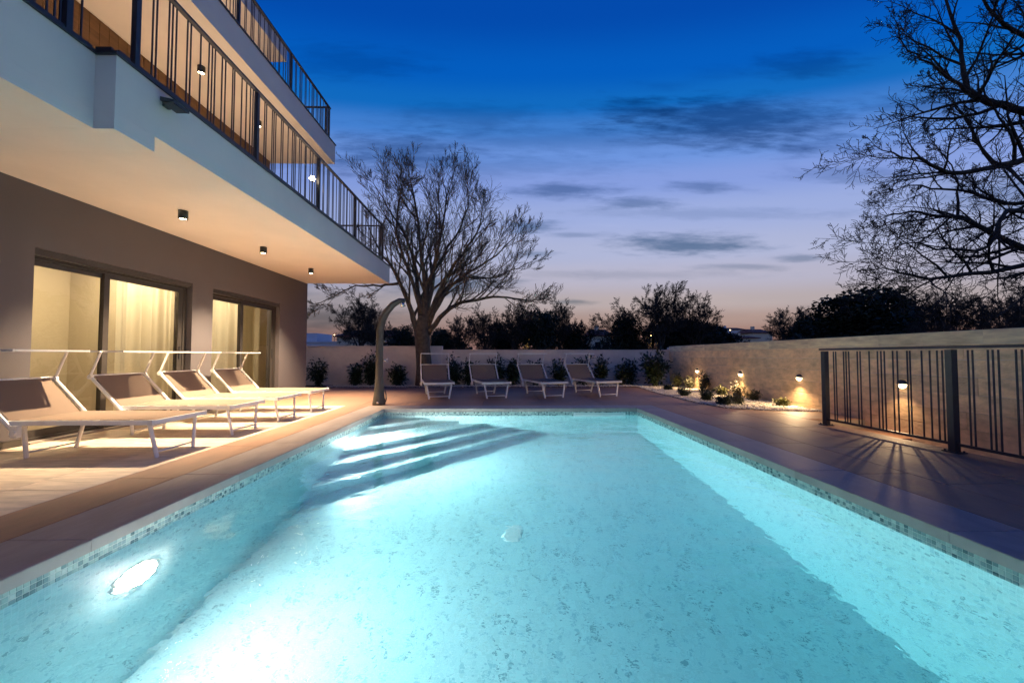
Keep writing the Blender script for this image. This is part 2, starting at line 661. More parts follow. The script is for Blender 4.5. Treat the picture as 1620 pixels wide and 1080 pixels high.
# floor and four walls, facing the water
basin.quad((PX0, PY0, PF), (PX1, PY0, PF), (PX1, PY1, PF), (PX0, PY1, PF))
basin.quad((PX0, PY1, PF), (PX1, PY1, PF), (PX1, PY1, -0.02), (PX0, PY1, -0.02))
basin.quad((PX1, PY0, PF), (PX0, PY0, PF), (PX0, PY0, -0.02), (PX1, PY0, -0.02))
basin.quad((PX0, PY0, PF), (PX0, PY1, PF), (PX0, PY1, -0.02), (PX0, PY0, -0.02))
basin.quad((PX1, PY1, PF), (PX1, PY0, PF), (PX1, PY0, -0.02), (PX1, PY1, -0.02))
pool = tag(basin.build('pool', m_pool), kind='structure')

wat = MB().box(PX0 - 0.012, PX1 + 0.012, PY0 - 0.012, PY1 + 0.012, PF - 0.05, WL)
tag(wat.build('water', water_material()), kind='structure')

# corner steps, cutting the far left corner at 45 degrees
steps = tag(empty('pool_steps', (PX0, PY1, 0), R(-45)), kind='structure')
spx = [0.62, 1.0, 1.33, 1.66, 1.99]
prev = 0.0
for i, dd in enumerate(spx):
    zt = WL - 0.27 * (i + 1)
    s_ = MB()
    h0 = 0.0 if i == 0 else spx[i - 1]
    # local x runs from the corner into the pool; width grows with the distance from the corner
    pts = [(h0, -h0), (h0, h0), (dd, dd), (dd, -dd)]
    if i == 0:
        pts = [(0.0, 0.0), (dd, dd), (dd, -dd)]
        s_.add([(x, y, zt) for x, y in pts], [(2, 1, 0)[::-1]])
    else:
        s_.add([(x, y, zt) for x, y in pts], [(0, 3, 2, 1)])
    s_.quad((dd, -dd, zt), (dd, dd, zt), (dd, dd, zt - 0.27), (dd, -dd, zt - 0.27))
    s_.build('step', m_pool, steps)

# waterline mosaic: rows of single tiles, proud of the grout bed
tile_me = []
for mm in m_tiles:
    t = MB()
    a, b = 0.0122, 0.0105
    t.add([(0, -a, -a), (0, a, -a), (0, a, a), (0, -a, a), (0.003, -b, -b), (0.003, b, -b), (0.003, b, b), (0.003, -b, b)],
          [(4, 5, 6, 7), (0, 1, 5, 4), (1, 2, 6, 5), (2, 3, 7, 6), (3, 0, 4, 7)])
    tile_me.append(t.mesh('mosaic_tile', mm))
TW = [0, 0, 0, 1, 1, 1, 4, 5, 5, 2, 2, 3]
ZR = [-0.0665 - TP * (k + 0.5) for k in range(3)]
g = MB()
for (x0, x1, y0, y1) in ((PX0, PX0 + 0.0012, PY0, PY1), (PX1 - 0.0012, PX1, PY0, PY1), (PX0 + .0012, PX1 - .0012, PY1 - 0.0012, PY1)):
    g.box(x0, x1, y0, y1, -0.150, -0.03)
g.build('grout_bed', m_tgrout, pool)
rest = [MB() for _ in m_tiles]
YN = 1.80
for side in (0, 1):
    X = PX0 + 0.0012 if side == 0 else PX1 - 0.0012
    sgn = 1 if side == 0 else -1
    k = 0
    y = 0.35
    while y < PY1 - 0.02:
        for z in ZR:
            ti = rng.choice(TW)
            if YN <= y < YN + 50 * TP:
                o = link('mosaic_tile', tile_me[ti], pool, (X, y, z), 0 if side == 0 else pi)
            else:
                a, b = 0.0122, 0.0105
                vs = [(X, y - a, z - a), (X, y + a, z - a), (X, y + a, z + a), (X, y - a, z + a)]
                vs += [(X + sgn * .003, y - b, z - b), (X + sgn * .003, y + b, z - b), (X + sgn * .003, y + b, z + b), (X + sgn * .003, y - b, z + b)]
                rest[ti].add(vs, [(4, 5, 6, 7), (0, 1, 5, 4), (1, 2, 6, 5), (2, 3, 7, 6), (3, 0, 4, 7)])
        y += TP
x = PX0 + 0.03
SKX0, SKX1 = 1.33, 2.31
while x < PX1 - 0.02:
    for z in ZR:
        if SKX0 - 0.01 < x < SKX1 + 0.01 and z < -0.09:
            continue
        ti = rng.choice(TW)
        a, b = 0.0122, 0.0105
        Yw = PY1 - 0.0012
        rest[ti].add([(x - a, Yw, z - a), (x + a, Yw, z - a), (x + a, Yw, z + a), (x - a, Yw, z + a),
                      (x - b, Yw - .003, z - b), (x + b, Yw - .003, z - b), (x + b, Yw - .003, z + b), (x - b, Yw - .003, z + b)],
                     [(4, 5, 6, 7), (0, 1, 5, 4), (1, 2, 6, 5), (2, 3, 7, 6), (3, 0, 4, 7)])
    x += TP
for ti, r_ in enumerate(rest):
    tag(r_.build('mosaic_band', m_tiles[ti], pool), kind='stuff')

# underwater lamps
M_AX = Matrix(((0, 0, 1), (0, 1, 0), (-1, 0, 0)))     # z axis of a lathe -> +x


def pool_lamp(y, z, label, power):
    t = empty('pool_light', (PX0, y, z))
    tag(t, label, 'pool light', 'round lights under the water')
    MB().lathe([(0.165, 0.0005), (0.163, 0.004), (0.15, 0.006), (0.135, 0.006), (0.132, 0.004)], 28, M_AX).build('rim', m_plastic, t, True)
    MB().lathe([(0.131, 0.006), (0.120, 0.013), (0.09, 0.019), (0.05, 0.023), (0.001, 0.024)], 28, M_AX).build('lens', emit('pool_lamp_emit_%d' % power, (1.0, 0.88, 0.82), power), t, True)


pool_lamp(2.54, -0.69, 'glowing round underwater light in the pool wall away from the steps', 860)
pool_lamp(5.98, -0.71, 'glowing round underwater light shining across the corner steps of the pool', 1550)

# floor drain
d_ = empty('floor_drain', (0.09, 4.11, PF))
tag(d_, 'round white drain grate on the pool floor', 'drain')
MB().lathe([(0.105, 0.0), (0.105, 0.003), (0.09, 0.006), (0.083, 0.005)], 28).build('ring', m_plastic, d_, True)
gr = MB()
for k in range(-4, 5):
    w = math.sqrt(max(0.0001, 0.085 ** 2 - (k * 0.02) ** 2))
    gr.box(-w, w, k * 0.02 - 0.006, k * 0.02 + 0.006, 0.001, 0.005)
gr.build('grate', m_plastic, d_)
# skimmer in the far wall at the waterline
s_ = empty('skimmer', ((SKX0 + SKX1) / 2, PY1, WL))
tag(s_, 'white wide skimmer mouth at the waterline of the far pool wall', 'skimmer')
w = (SKX1 - SKX0) / 2
MB().box(-w, w, -0.012, 0.0, 0.035, 0.05).box(-w, w, -0.012, 0, -0.12, -0.10).box(-w, -w + .03, -.012, 0, -.10, .035).box(w - .03, w, -.012, 0, -.10, .035).build('frame', m_plastic, s_)
MB().box(-w + .035, w - .035, -0.008, -0.002, -0.09, 0.012).build('flap', m_plastic, s_)

# coping stones with a hair joint
cope = tag(empty('coping', (0, 0, 0)), kind='structure')
CW = 0.43
bed_c = MB()
for (x0, x1, y0, y1) in ((PX0 - CW + .01, PX0 + .0, -0.12, PY1 + CW - .02), (PX1, PX1 + CW - .01, -0.12, PY1 + CW - .02), (PX0, PX1, PY1, PY1 + CW - .02), (PX0, PX1, -0.12, PY0)):
    bed_c.box(x0, x1, y0, y1, -0.12, -0.066)
bed_c.build('mortar_bed', m_grout, cope)


def slab(name, x0, x1, y0, y1, z0, z1, m, parent, b=0.005):
    cx, cyy = (x0 + x1) / 2, (y0 + y1) / 2
    o = MB().bbox(x0 - cx, x1 - cx, y0 - cyy, y1 - cyy, z0, z1, b).build(name, m, parent)
    o.location = (cx, cyy, 0)
    return o


J = 0.0015
for sx0, sx1 in ((PX0 - CW, PX0 + 0.018), (PX1 - 0.018, PX1 + CW)):
    ys = [-0.15 + 1.2 * k for k in range(7)]
    ys = [y for y in ys if y < PY1 - 0.3] + [PY1 - 0.018]
    for a, b in zip(ys, ys[1:]):
        slab('coping_stone', sx0, sx1, a + J, b - J, -0.066, 0.0, m_cope, cope)
    slab('coping_stone', sx0, sx1, PY1 - 0.018 + J, PY1 + CW, -0.066, 0, m_cope, cope)
xs = [PX0 + 0.018 + k * (PX1 - PX0 - 0.036) / 4 for k in range(5)]
for a, b in zip(xs, xs[1:]):
    slab('coping_stone', a + J, b - J, PY1 - 0.018, PY1 + CW, -0.066, 0, m_cope, cope)
    slab('coping_stone', a + J, b - J, -0.15, PY0 + 0.018, -0.066, 0, m_cope, cope)

# ------------------------------------------------------------------ deck of large pavers
WX = -5.33          # house wall
RX = 5.70           # right garden wall
BY = 13.6           # back garden wall
deck = tag(empty('deck', (0, 0, 0)), kind='structure')
base = MB()
base.box(-12, PX0 - CW + 0.005, -6, 13.7, -0.30, -0.012)
base.box(PX0 - CW + 0.005, PX1 + CW - 0.005, PY1 + CW - 0.01, 13.7, -0.30, -0.0135)
base.box(PX1 + CW - 0.005, 4.79, -6, 13.7, -0.30, -0.012)
base.box(4.79, 6.2, 6.20, 13.7, -0.30, -0.0135)
base.box(PX0 - CW + 0.005, PX1 + CW - 0.005, -6, -0.15, -0.30, -0.0135)
base.build('paving_bed', m_grout, deck)
JP = 0.003


def pave(x0, x1, y0, y1, dx, dy, m, offset=False, clip=None):
    nx, ny = max(1, round((x1 - x0) / dx)), max(1, round((y1 - y0) / dy))
    ax, ay = (x1 - x0) / nx, (y1 - y0) / ny
    for i in range(nx):
        for j in range(ny):
            xa, ya = x0 + i * ax, y0 + j * ay
            xb, yb = xa + ax, ya + ay
            if clip and not clip((xa + xb) / 2, (ya + yb) / 2):
                continue
            slab('paver', xa + JP, xb - JP, ya + JP, yb - JP, -0.03, rng.uniform(-0.0006, 0.0006), m, deck, 0.003)


SL = PX0 - CW - 0.45        # outer edge of the left border strip
SR = PX1 + CW + 0.46
FY = PY1 + CW
pave(SL, PX0 - CW, -0.15, FY, 0.45, 1.2, m_strip)
pave(WX, SL, 0.6, FY, 0.6, 1.2, m_paver)
pave(PX1 + CW, SR, -0.15, FY, 0.46, 1.2, m_strip)
pave(SR, 4.79, 0.6, FY, 0.66, 1.2, m_strip)
pave(4.79, RX, 6.20, FY, 0.9, 0.9, m_strip)
pave(WX, RX, FY, 12.65, 1.2, 0.6, m_strip, clip=lambda x, y: x < 4.3)

# stairs going down between the railing and the wall
st = tag(empty('stairs', (0, 0, 0)), kind='structure')
for k in range(8):
    y1 = 6.20 - 0.72 * k if k == 0 else 6.20 - 0.72 - 0.32 * (k - 1)
    y0 = 6.20 - 0.72 - 0.32 * k
    z = -0.155 * (k + 1)
    MB().bbox(4.79, RX, y0, y1 - 0.002, z - 0.15, z, 0.004).build('stair_step', m_strip, st)
MB().box(4.77, 4.788, -3, 6.19, -1.6, -0.032).build('stair_side', m_gwall, st)
MB().box(4.79, RX, 6.203, 6.21, -0.3, -0.031).build('riser', m_strip, st)

# ------------------------------------------------------------------ garden walls
rw = empty('garden_wall', (RX, 5.0, 0))
tag(rw, 'long travertine garden wall of horizontal boards with round lamps, beside the stairs', 'wall')
MB().box(0.03, 0.26, -8.0, BY - 5.0 + 0.27, -1.7, 1.275).build('core', m_gwall, rw)
zz = [-1.6, -1.35, -1.1, -0.85, -0.6, -0.36, -0.13, 0.09, 0.30, 0.515, 0.73, 0.945, 1.14]
for k in range(len(zz) - 1):
    y = -6.5 + rng.uniform(0, 1.5)
    while y < BY - 5.0:
        ln = rng.uniform(1.3, 2.6)
        y1 = min(y + ln, BY - 5.0 - 0.001)
        if y1 - y < 0.2:
            break
        if zz[k] < -0.3 and y > 1.3:
            break
        pr = rng.uniform(0.0, 0.010)
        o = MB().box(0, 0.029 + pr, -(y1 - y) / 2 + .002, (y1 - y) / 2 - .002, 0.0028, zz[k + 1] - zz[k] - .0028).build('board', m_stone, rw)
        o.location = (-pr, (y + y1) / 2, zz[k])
        y = y1
y = -6.5
while y < BY - 5.0:
    y1 = min(y + rng.uniform(0.9, 1.5), BY - 5.0)
    o = MB().bbox(0, 0.28, -(y1 - y) / 2 + .001, (y1 - y) / 2 - .001, 0.0015, 0.166, 0.006).build('cap_block', m_stone2, rw)
    o.location = (-0.012, (y + y1) / 2, 1.14)
    y = y1

bw = empty('garden_wall', (1.8, BY, 0))
tag(bw, 'low grey rendered garden wall behind the row of four loungers facing the water', 'wall')
MB().box(-3.9, 3.93, 0, 0.2, -0.3, 1.165).build('wall_body', m_gwall, bw)
MB().bbox(-3.9, 3.93, -0.015, 0.215, 1.166, 1.195, 0.004).build('cap', m_gwall, bw)
lw = empty('garden_wall', (-5.4, BY, 0))
tag(lw, 'taller grey rendered garden wall section behind the shower', 'wall')
MB().box(-5.5, 3.298, -0.03, 0.22, -0.3, 1.29).build('wall_body', m_gwall, lw)
MB().bbox(-5.5, 3.298, -0.05, 0.24, 1.291, 1.32, 0.004).build('cap', m_gwall, lw)

# ------------------------------------------------------------------ house
house = empty('house', (WX - 2, 4, 0))
tag(house, 'modern three storey house with white balconies and taupe ground floor wall', 'house')
HX, HY = house.location.x, house.location.y


def hpart(mb, name, m, parent=None, smooth=False):
    me = mb.mesh(name, m, smooth)
    o = link(name, me, parent or house)
    o.location = (-HX, -HY, 0) if parent is None else (0, 0, 0)
    return o


D1 = (4.60, 6.90)
D2 = (7.38, 9.56)
DT = 2.23
YE = 10.87
gw = MB()
for (a, b) in ((-4.0, D1[0]), (D1[1], D2[0]), (D2[1], YE)):
    gw.box(WX - 0.30, WX, a, b, 0.0, DT)
gw.box(WX - 0.30, WX, -4.0, YE, DT, 2.939)
gw.box(-11, WX - .30, YE - 0.3, YE, 0.0, 2.939)
hpart(gw, 'ground_floor_wall', m_render)
for a, b in ((-4.0, D1[0] - .02), (D1[1] + .02, D2[0] - .02), (D2[1] + .02, YE)):
    hpart(MB().box(WX, WX + .012, a, b, 0.001, .08), 'plinth', m_frame)
# balcony slabs
hpart(MB().box(-11, -3.10, 3.17, 10.80, 2.94, 3.40), 'balcony_slab', m_white)
hpart(MB().box(-11, -3.262, -4.0, 3.168, 2.94, 3.40), 'balcony_slab', m_white)
hpart(MB().box(-11, -3.262, -4.0, 3.169, 2.80, 2.939).box(-11, -3.10, 3.171, 3.535, 2.80, 2.939), 'soffit_drop', m_white)
hpart(MB().box(-3.30, -3.08, 3.15, 10.82, 3.401, 3.425).box(-3.46, -3.242, -4.0, 3.149, 3.401, 3.425).box(-6.2, -3.301, 10.62, 10.82, 3.401, 3.425), 'edge_flashing', m_dark)
hpart(MB().box(-11, -4.29, -4.0, 10.04, 5.85, 6.325), 'balcony_slab', m_white)
hpart(MB().box(-4.48, -4.27, -4.0, 10.06, 6.326, 6.35).box(-6.5, -4.481, 9.86, 10.06, 6.326, 6.35), 'edge_flashing', m_dark)
uw = MB().box(-6.16, -5.86, -4.0, 9.94, 3.401, 5.849)
hpart(uw, 'upper_wall', m_brown)
k = 0
y = -1.0
while y < 9.9:
    hpart(MB().box(-5.859, -5.846, y + .003, y + 0.137, 3.43, 5.84), 'cladding_board', m_brown)
    y += 0.14
hpart(MB().box(-8.0, -7.7, -4.0, 9.9, 6.326, 8.75), 'upper_wall', m_white)
hpart(MB().box(-11, -5.75, -4.0, 10.40, 8.75, 9.08), 'roof_slab', m_white)
hpart(MB().box(-11, -5.72, -4.0, 10.43, 9.081, 9.11), 'roof_flashing', m_dark)


# rooms behind the sliding doors
def room(y0, y1, back):
    r = MB()
    x1 = WX - 0.31
    r.quad((back, y0, 0.001), (x1, y0, 0.001), (x1, y0, 2.79), (back, y0, 2.79))
    r.quad((back, y1, 0.001), (x1, y1, 0.001), (x1, y1, 2.79), (back, y1, 2.79))
    r.quad((back, y0, 0.001), (back, y1, 0.001), (back, y1, 2.79), (back, y0, 2.79))
    r.quad((back, y0, 2.79), (x1, y0, 2.79), (x1, y1, 2.79), (back, y1, 2.79))
    hpart(r, 'room_wall', m_room)
    hpart(MB().box(back, WX - 0.30, y0, y1, -0.05, 0.004), 'room_floor', m_roomfloor)


room(4.2, 7.1, -7.6)
room(7.15, 10.4, -8.2)


def room_lamp(x, y, label, power):
    t = empty('ceiling_lamp', (x, y, 2.79))
    tag(t, label, 'lamp')
    MB().lathe([(0.16, -0.001), (0.16, -0.05), (0.15, -0.06)], 20).build('housing', m_plastic, t, True)
    MB().lathe([(0.149, -0.055), (0.10, -0.085), (0.001, -0.095)], 20).build('diffuser', emit('room_lamp', (1.0, 0.76, 0.47), power), t, True)


room_lamp(-6.35, 6.40, 'ceiling lamp inside the room behind the wider-open sliding door', 330)
room_lamp(-6.6, 8.4, 'ceiling lamp inside the curtained room at the far end of the house', 430)


def sliding_door(y0, y1, label, mid):
    d = empty('sliding_door', (WX, (y0 + y1) / 2, 0))
    tag(d, label, 'door', None)
    cyy = (y0 + y1) / 2
    a, b, m_ = y0 - cyy + .004, y1 - cyy - .004, mid - cyy
    xf0, xf1 = -0.20, -0.10
    f = MB()
    f.box(xf0, xf1, a, b, DT - 0.11, DT - 0.004).box(xf0, xf1, a, b, 0.001, 0.05)
    f.box(xf0, xf1, a, a + 0.035, 0.051, DT - 0.111).box(xf0, xf1, b - 0.06, b, 0.051, DT - 0.111)
    f.build('frame', m_frame, d)
    MB().box(-0.098, -0.02, a, b, DT - 0.075, DT - 0.004).build('shutter_box', m_frame, d)
    for (s0, s1, xo) in ((a + .036, m_ + .05, -0.185), (m_ - .05, b - .061, -0.145)):
        lf = MB()
        lf.box(xo, xo + .034, s0, s0 + .075, .052, DT - .112).box(xo, xo + .034, s1 - .085, s1, .052, DT - .112)
        lf.box(xo, xo + .034, s0 + .0751, s1 - .0851, .052, .13).box(xo, xo + .034, s0 + .0751, s1 - .0851, DT - .175, DT - .112)
        l_ = lf.build('leaf', m_frame, d)
        MB().quad((xo + .017, s0 + .075, .13), (xo + .017, s1 - .085, .13), (xo + .017, s1 - .085, DT - .175), (xo + .017, s0 + .075, DT - .175)).build('pane', m_glass, l_)
        MB().box(xo + .035, xo + .05, s1 - .06, s1 - .035, 0.95, 1.15).build('handle', m_dark, l_)
    MB().box(-0.30, 0.03, a, b, 0.0005, 0.018).build('sill', m_cope, d)
    MB().box(-0.0995, -0.092, a, a + .02, .02, DT - .08).box(-0.0995, -0.092, b - .02, b, .02, DT - .08).build('guide_rail', m_frame, d)


sliding_door(*D1, 'dark framed glass sliding door with a plain lit wall behind its wide pane', 5.56)
sliding_door(*D2, 'dark framed glass sliding door nearest the end corner of the house wall', 8.38)


def curtain(y0, y1, label, x=-5.72):
    mb = MB()
    n = 90
    vs = []
    r_ = random.Random(int(y0 * 100))
    ph = [r_.uniform(0, 6.28) for _ in range(3)]
    for i in range(n + 1):
        t = i / n
        y = y0 + (y1 - y0) * t
        dx = 0.045 * sin(t * (y1 - y0) * 24 + ph[0] + 1.3 * sin(t * 9 + ph[1])) + 0.012 * sin(t * 61 + ph[2])
        for z, k in ((0.03, 1.15), (0.9, 1.0), (1.8, .9), (2.6, 0.8)):
            vs.append((dx * k, y - (y0 + y1) / 2, z))
    fs = [(i * 4 + j, (i + 1) * 4 + j, (i + 1) * 4 + j + 1, i * 4 + j + 1) for i in range(n) for j in range(3)]
    mb.add(vs, fs)
    o = mb.build('curtain', m_curtain, None, True)
    o.location = (x, (y0 + y1) / 2, 0.0)
    tag(o, label, 'curtain')


curtain(5.95, 6.98, 'gathered cream curtain behind the narrow pane next to the wall pier')
curtain(7.45, 8.75, 'gathered cream curtain hanging inside the sliding door by the house corner')
curtain(9.05, 10.2, 'drawn back cream curtain deeper inside the end room', -6.3)

# ------------------------------------------------------------------ downlights
def downlight(x, y, z, label, group, power):
    t = empty('ceiling_downlight', (x, y, z))
    tag(t, label, 'downlight', group)
    MB().lathe([(0.0, 0.0), (0.055, -0.001), (0.055, -0.115), (0.046, -0.117), (0.044, -0.095)], 20).build('housing', m_dark, t, True)
    MB().lathe([(0.0435, -0.107), (0.001, -0.109)], 20).build('lens', emit('down_emit', (1.0, 0.74, 0.46), 45), t)
    ld = bpy.data.lights.new('downlight_beam', 'SPOT')
    ld.energy = power
    ld.color = (1.0, 0.745, 0.46)
    ld.spot_size = R(98)
    ld.spot_blend = 0.85
    ld.shadow_soft_size = 0.025
    lo = bpy.data.objects.new('beam', ld)
    C.objects.link(lo)
    lo.parent = t
    lo.location = (0, 0, -0.125)


DLL = 'dark cylinder downlight under the lower balcony, %s'
downlight(-4.31, 5.38, 2.94, DLL % 'over the first two loungers by the wide pane', 'downlights under the lower balcony', 1400)
downlight(-4.31, 7.17, 2.94, DLL % 'the middle one of three', 'downlights under the lower balcony', 1400)
downlight(-4.31, 8.93, 2.94, DLL % 'closest to the end corner of the house', 'downlights under the lower balcony', 1400)
downlight(-4.31, 1.80, 2.80, DLL % 'added unseen under the lowered ceiling part to brighten the near deck', 'downlights under the lower balcony', 60)  # weak lamp outside the view, added to lift the dark near deck
downlight(-5.09, 6.64, 5.85, 'lit cylinder downlight under the upper balcony, farther from its open end', 'downlights under the upper balcony', 330)
downlight(-5.09, 8.20, 5.85, 'lit cylinder downlight under the upper balcony, nearer its open end', 'downlights under the upper balcony', 330)
downlight(-5.09, 5.08, 5.85, 'lit cylinder downlight under the upper balcony above the floodlight', 'downlights under the upper balcony', 330)
downlight(-6.6, 9.0, 8.75, 'downlight under the roof slab behind the top railing', 'downlights under the roof', 330)
downlight(-6.6, 6.8, 8.75, 'downlight under the roof slab deeper in the top terrace', 'downlights under the roof', 330)

# ------------------------------------------------------------------ railings
BAY = [0.145, .181, .301, .337, .378, .50, .54, .66, .767, .81, .85, .95, 1.0, 1.11, 1.14, 1.26, 1.34, 1.41, 1.457, 1.49]


def railing(name, segs, z0, zt, label, group=None, bar=0.006, post=0.022, foot=False, zb=None, nopost=(), handw=0.024):
    """segs: list of (list of post points along one straight run); bars are set irregularly inside each bay"""
    o0 = V((*segs[0][0], z0))
    t = empty(name, o0)
    tag(t, label, 'railing', group)
    zb = zb if zb is not None else z0 + 0.06
    hb = zt - 0.045 - zb
    barm = MB().box(-bar, bar, -bar, bar, 0, hb - 0.001).mesh('bar', m_rail)
    postm = MB().box(-post, post, -post, post, 0, zt - 0.04 - z0).mesh('post', m_rail)
    seen = set()
    for run in segs:
        for a, b in zip(run, run[1:]):
            A, B = V((*a, 0)), V((*b, 0))
            L_ = (B - A).length
            ang = math.atan2(B.y - A.y, B.x - A.x)
            for p in (a, b):
                if p not in seen and p not in nopost:
                    seen.add(p)
                    po = link('post', postm, t, V((*p, z0)) - o0, ang)
                    if foot:
                        MB().box(-.075, .075, -.055, .055, 0.0, 0.010).build('foot_plate', m_rail, po)
                        for sx_ in (-.055, .055):
                            for sy_ in (-.038, .038):
                                bo = MB().lathe([(0.0, .026), (.009, .024), (.009, .0101)], 8, o=(sx_, sy_, 0)).build('bolt', m_dark, po)
            n = max(1, round(L_ / 1.6)) if L_ > .6 else 0
            for q in range(1, int(L_ / .085) if n == 0 else 0):
                P = A + (B - A) * (q / int(L_ / .085))
                link('bar', barm, t, V((P.x, P.y, zb)) - o0, ang)
            for bi in range(n):
                for q in BAY:
                    s = (bi + q / 1.535) * L_ / n
                    if s < post + .02 or s > L_ - post - .02:
                        continue
                    P = A + (B - A) * (s / L_)
                    link('bar', barm, t, V((P.x, P.y, zb)) - o0, ang)
        # rails along the run
        A, B = V((*run[0], 0)), V((*run[-1], 0))
        ang = math.atan2(B.y - A.y, B.x - A.x)
        L_ = (B - A).length
        e0 = 0.06 if L_ > .6 else 0.0
        tr = MB().bbox(-e0, L_ + e0, -handw, handw, 0, 0.028, 0.003).build('top_rail', m_rail, t)
        tr.location = V((A.x, A.y, zt - 0.028)) - o0
        tr.rotation_euler = (0, 0, ang)
        br = MB().box(post, L_ - post, -0.011, 0.011, -0.028, -0.0005).build('bottom_rail', m_rail, t)
        br.location = V((A.x, A.y, zb)) - o0
        br.rotation_euler = (0, 0, ang)
    return t


railing('balcony_railing', [[(-3.13, 3.36), (-3.13, 5.01), (-3.13, 6.70), (-3.13, 8.35), (-3.13, 10.26)], [(-3.2, 10.26), (-4.4, 10.26), (-5.6, 10.26)]],
        3.426, 4.36, 'dark metal railing of irregular thin bars along the lower balcony', 'balcony railings', bar=0.005, post=0.022, zb=3.475)
railing('balcony_railing', [[(-3.30, -0.4), (-3.30, 1.35), (-3.30, 2.99), (-3.30, 3.19)], [(-3.30, 3.19), (-3.13, 3.19)], [(-3.13, 3.19), (-3.13, 3.33)]], 3.426, 4.36,
        'dark metal railing of the set-back lower balcony part above the step in its edge', 'balcony railings', nopost=((-3.30, 3.19), (-3.13, 3.19), (-3.13, 3.33)), bar=0.005, post=0.022, zb=3.475)
railing('balcony_railing', [[(-4.33, 3.2), (-4.33, 4.8), (-4.33, 6.40), (-4.33, 8.0), (-4.33, 9.75)], [(-4.4, 9.75), (-5.4, 9.75), (-6.4, 9.75)]],
        6.351, 7.15, 'dark metal railing of thin bars along the top balcony under the roof', 'balcony railings', bar=0.005, post=0.02, zb=6.40)
railing('stair_railing', [[(4.64, 5.67), (4.66, 4.06), (4.68, 2.45), (4.70, 0.9)]], 0.001, 1.10,
        'dark metal railing with irregular bars guarding the stairs beside the pool', None, bar=0.0055, post=0.032, foot=True, zb=0.10, handw=0.036)

# globe lamp clamped to a balcony post
gl = empty('globe_lamp', (-3.20, 6.62, 3.426))
tag(gl, 'small glowing globe lamp behind a post of the lower balcony railing', 'lamp')
MB().lathe([(0.05, 0.0), (0.05, 0.01), (0.012, 0.02), (0.01, 0.46), (0.03, 0.48)], 12).build('stand', m_dark, gl, True)
MB().lathe([(0.001, .47), (.035, .485), (.05, .52), (.035, .555), (.001, .57)], 16).build('globe', emit('globe_emit', (1, .80, .55), 22), gl, True)

# floodlight on the fascia
fl = empty('floodlight', (-3.10, 3.63, 3.28))
tag(fl, 'small black floodlight fixed to the white balcony edge', 'floodlight')
MB().box(0.0, 0.03, -0.03, 0.03, -0.02, 0.03).build('bracket', m_dark, fl)
MB().add([(0.03, -.09, .03), (0.03, .09, .03), (.15, .09, .005), (.15, -.09, .005), (0.03, -.09, -.005), (0.03, .09, -.005), (.15, .09, -.02), (.15, -.09, -.02)],
         [(3, 2, 1, 0)[::-1], (4, 5, 6, 7)[::-1], (0, 1, 5, 4)[::-1], (1, 2, 6, 5)[::-1], (2, 3, 7, 6)[::-1], (3, 0, 4, 7)[::-1]]).build('housing', m_dark, fl)
MB().box(.04, .14, -.08, .08, -0.0225, -0.019).build('glass', m_win_dark, fl)

# ------------------------------------------------------------------ wall lamps on the garden wall
M_WX = Matrix(((0, 0, -1), (0, 1, 0), (1, 0, 0)))      # z axis of a lathe -> -x, its x axis -> +z


def wall_lamp(y, z, label, power=125):
    t = empty('wall_lamp', (RX - 0.008, y, z))
    tag(t, label, 'wall lamp', 'round lamps along the garden wall')
    prof = [(0.060, 0.0), (0.060, 0.018), (0.052, 0.036), (0.036, 0.048), (0.001, 0.054)]
    prof2 = [(r * 1.07 + .001, h * 1.07 + .001) for r, h in prof]
    MB().lathe([(0.066, 0.0), (0.066, 0.006), (0.06, 0.006)], 24, M_WX).build('backplate', m_dark, t, True)
    MB().lathe(prof2, 14, M_WX, a0=-pi / 2 * 1.02, a1=pi / 2 * 1.02).build('shade', m_dark, t, True)
    MB().lathe(prof, 24, M_WX, a0=pi / 2, a1=3 * pi / 2).build('diffuser', emit('wall_lamp_emit', (1.0, 0.74, 0.46), 14), t, True)
    ld = bpy.data.lights.new('wall_lamp_beam', 'SPOT')
    ld.energy = power
    ld.color = (1.0, 0.66, 0.34)
    ld.spot_size = R(150)
    ld.spot_blend = 0.9
    ld.shadow_soft_size = 0.02
    lo = bpy.data.objects.new('beam', ld)
    C.objects.link(lo)
    lo.parent = t
    lo.location = (-0.085, 0, -0.035)
    lo.rotation_euler = (0, R(42), 0)


wall_lamp(11.6, 0.555, 'round lit wall lamp deepest in the planted corner of the travertine wall')
wall_lamp(9.46, 0.56, 'round lit wall lamp over the middle of the gravel bed')
wall_lamp(7.56, 0.575, 'round lit wall lamp at the end of the gravel bed, before the railing')
wall_lamp(5.58, 0.59, 'round lit wall lamp over the stairs, seen through the railing bars', 48)

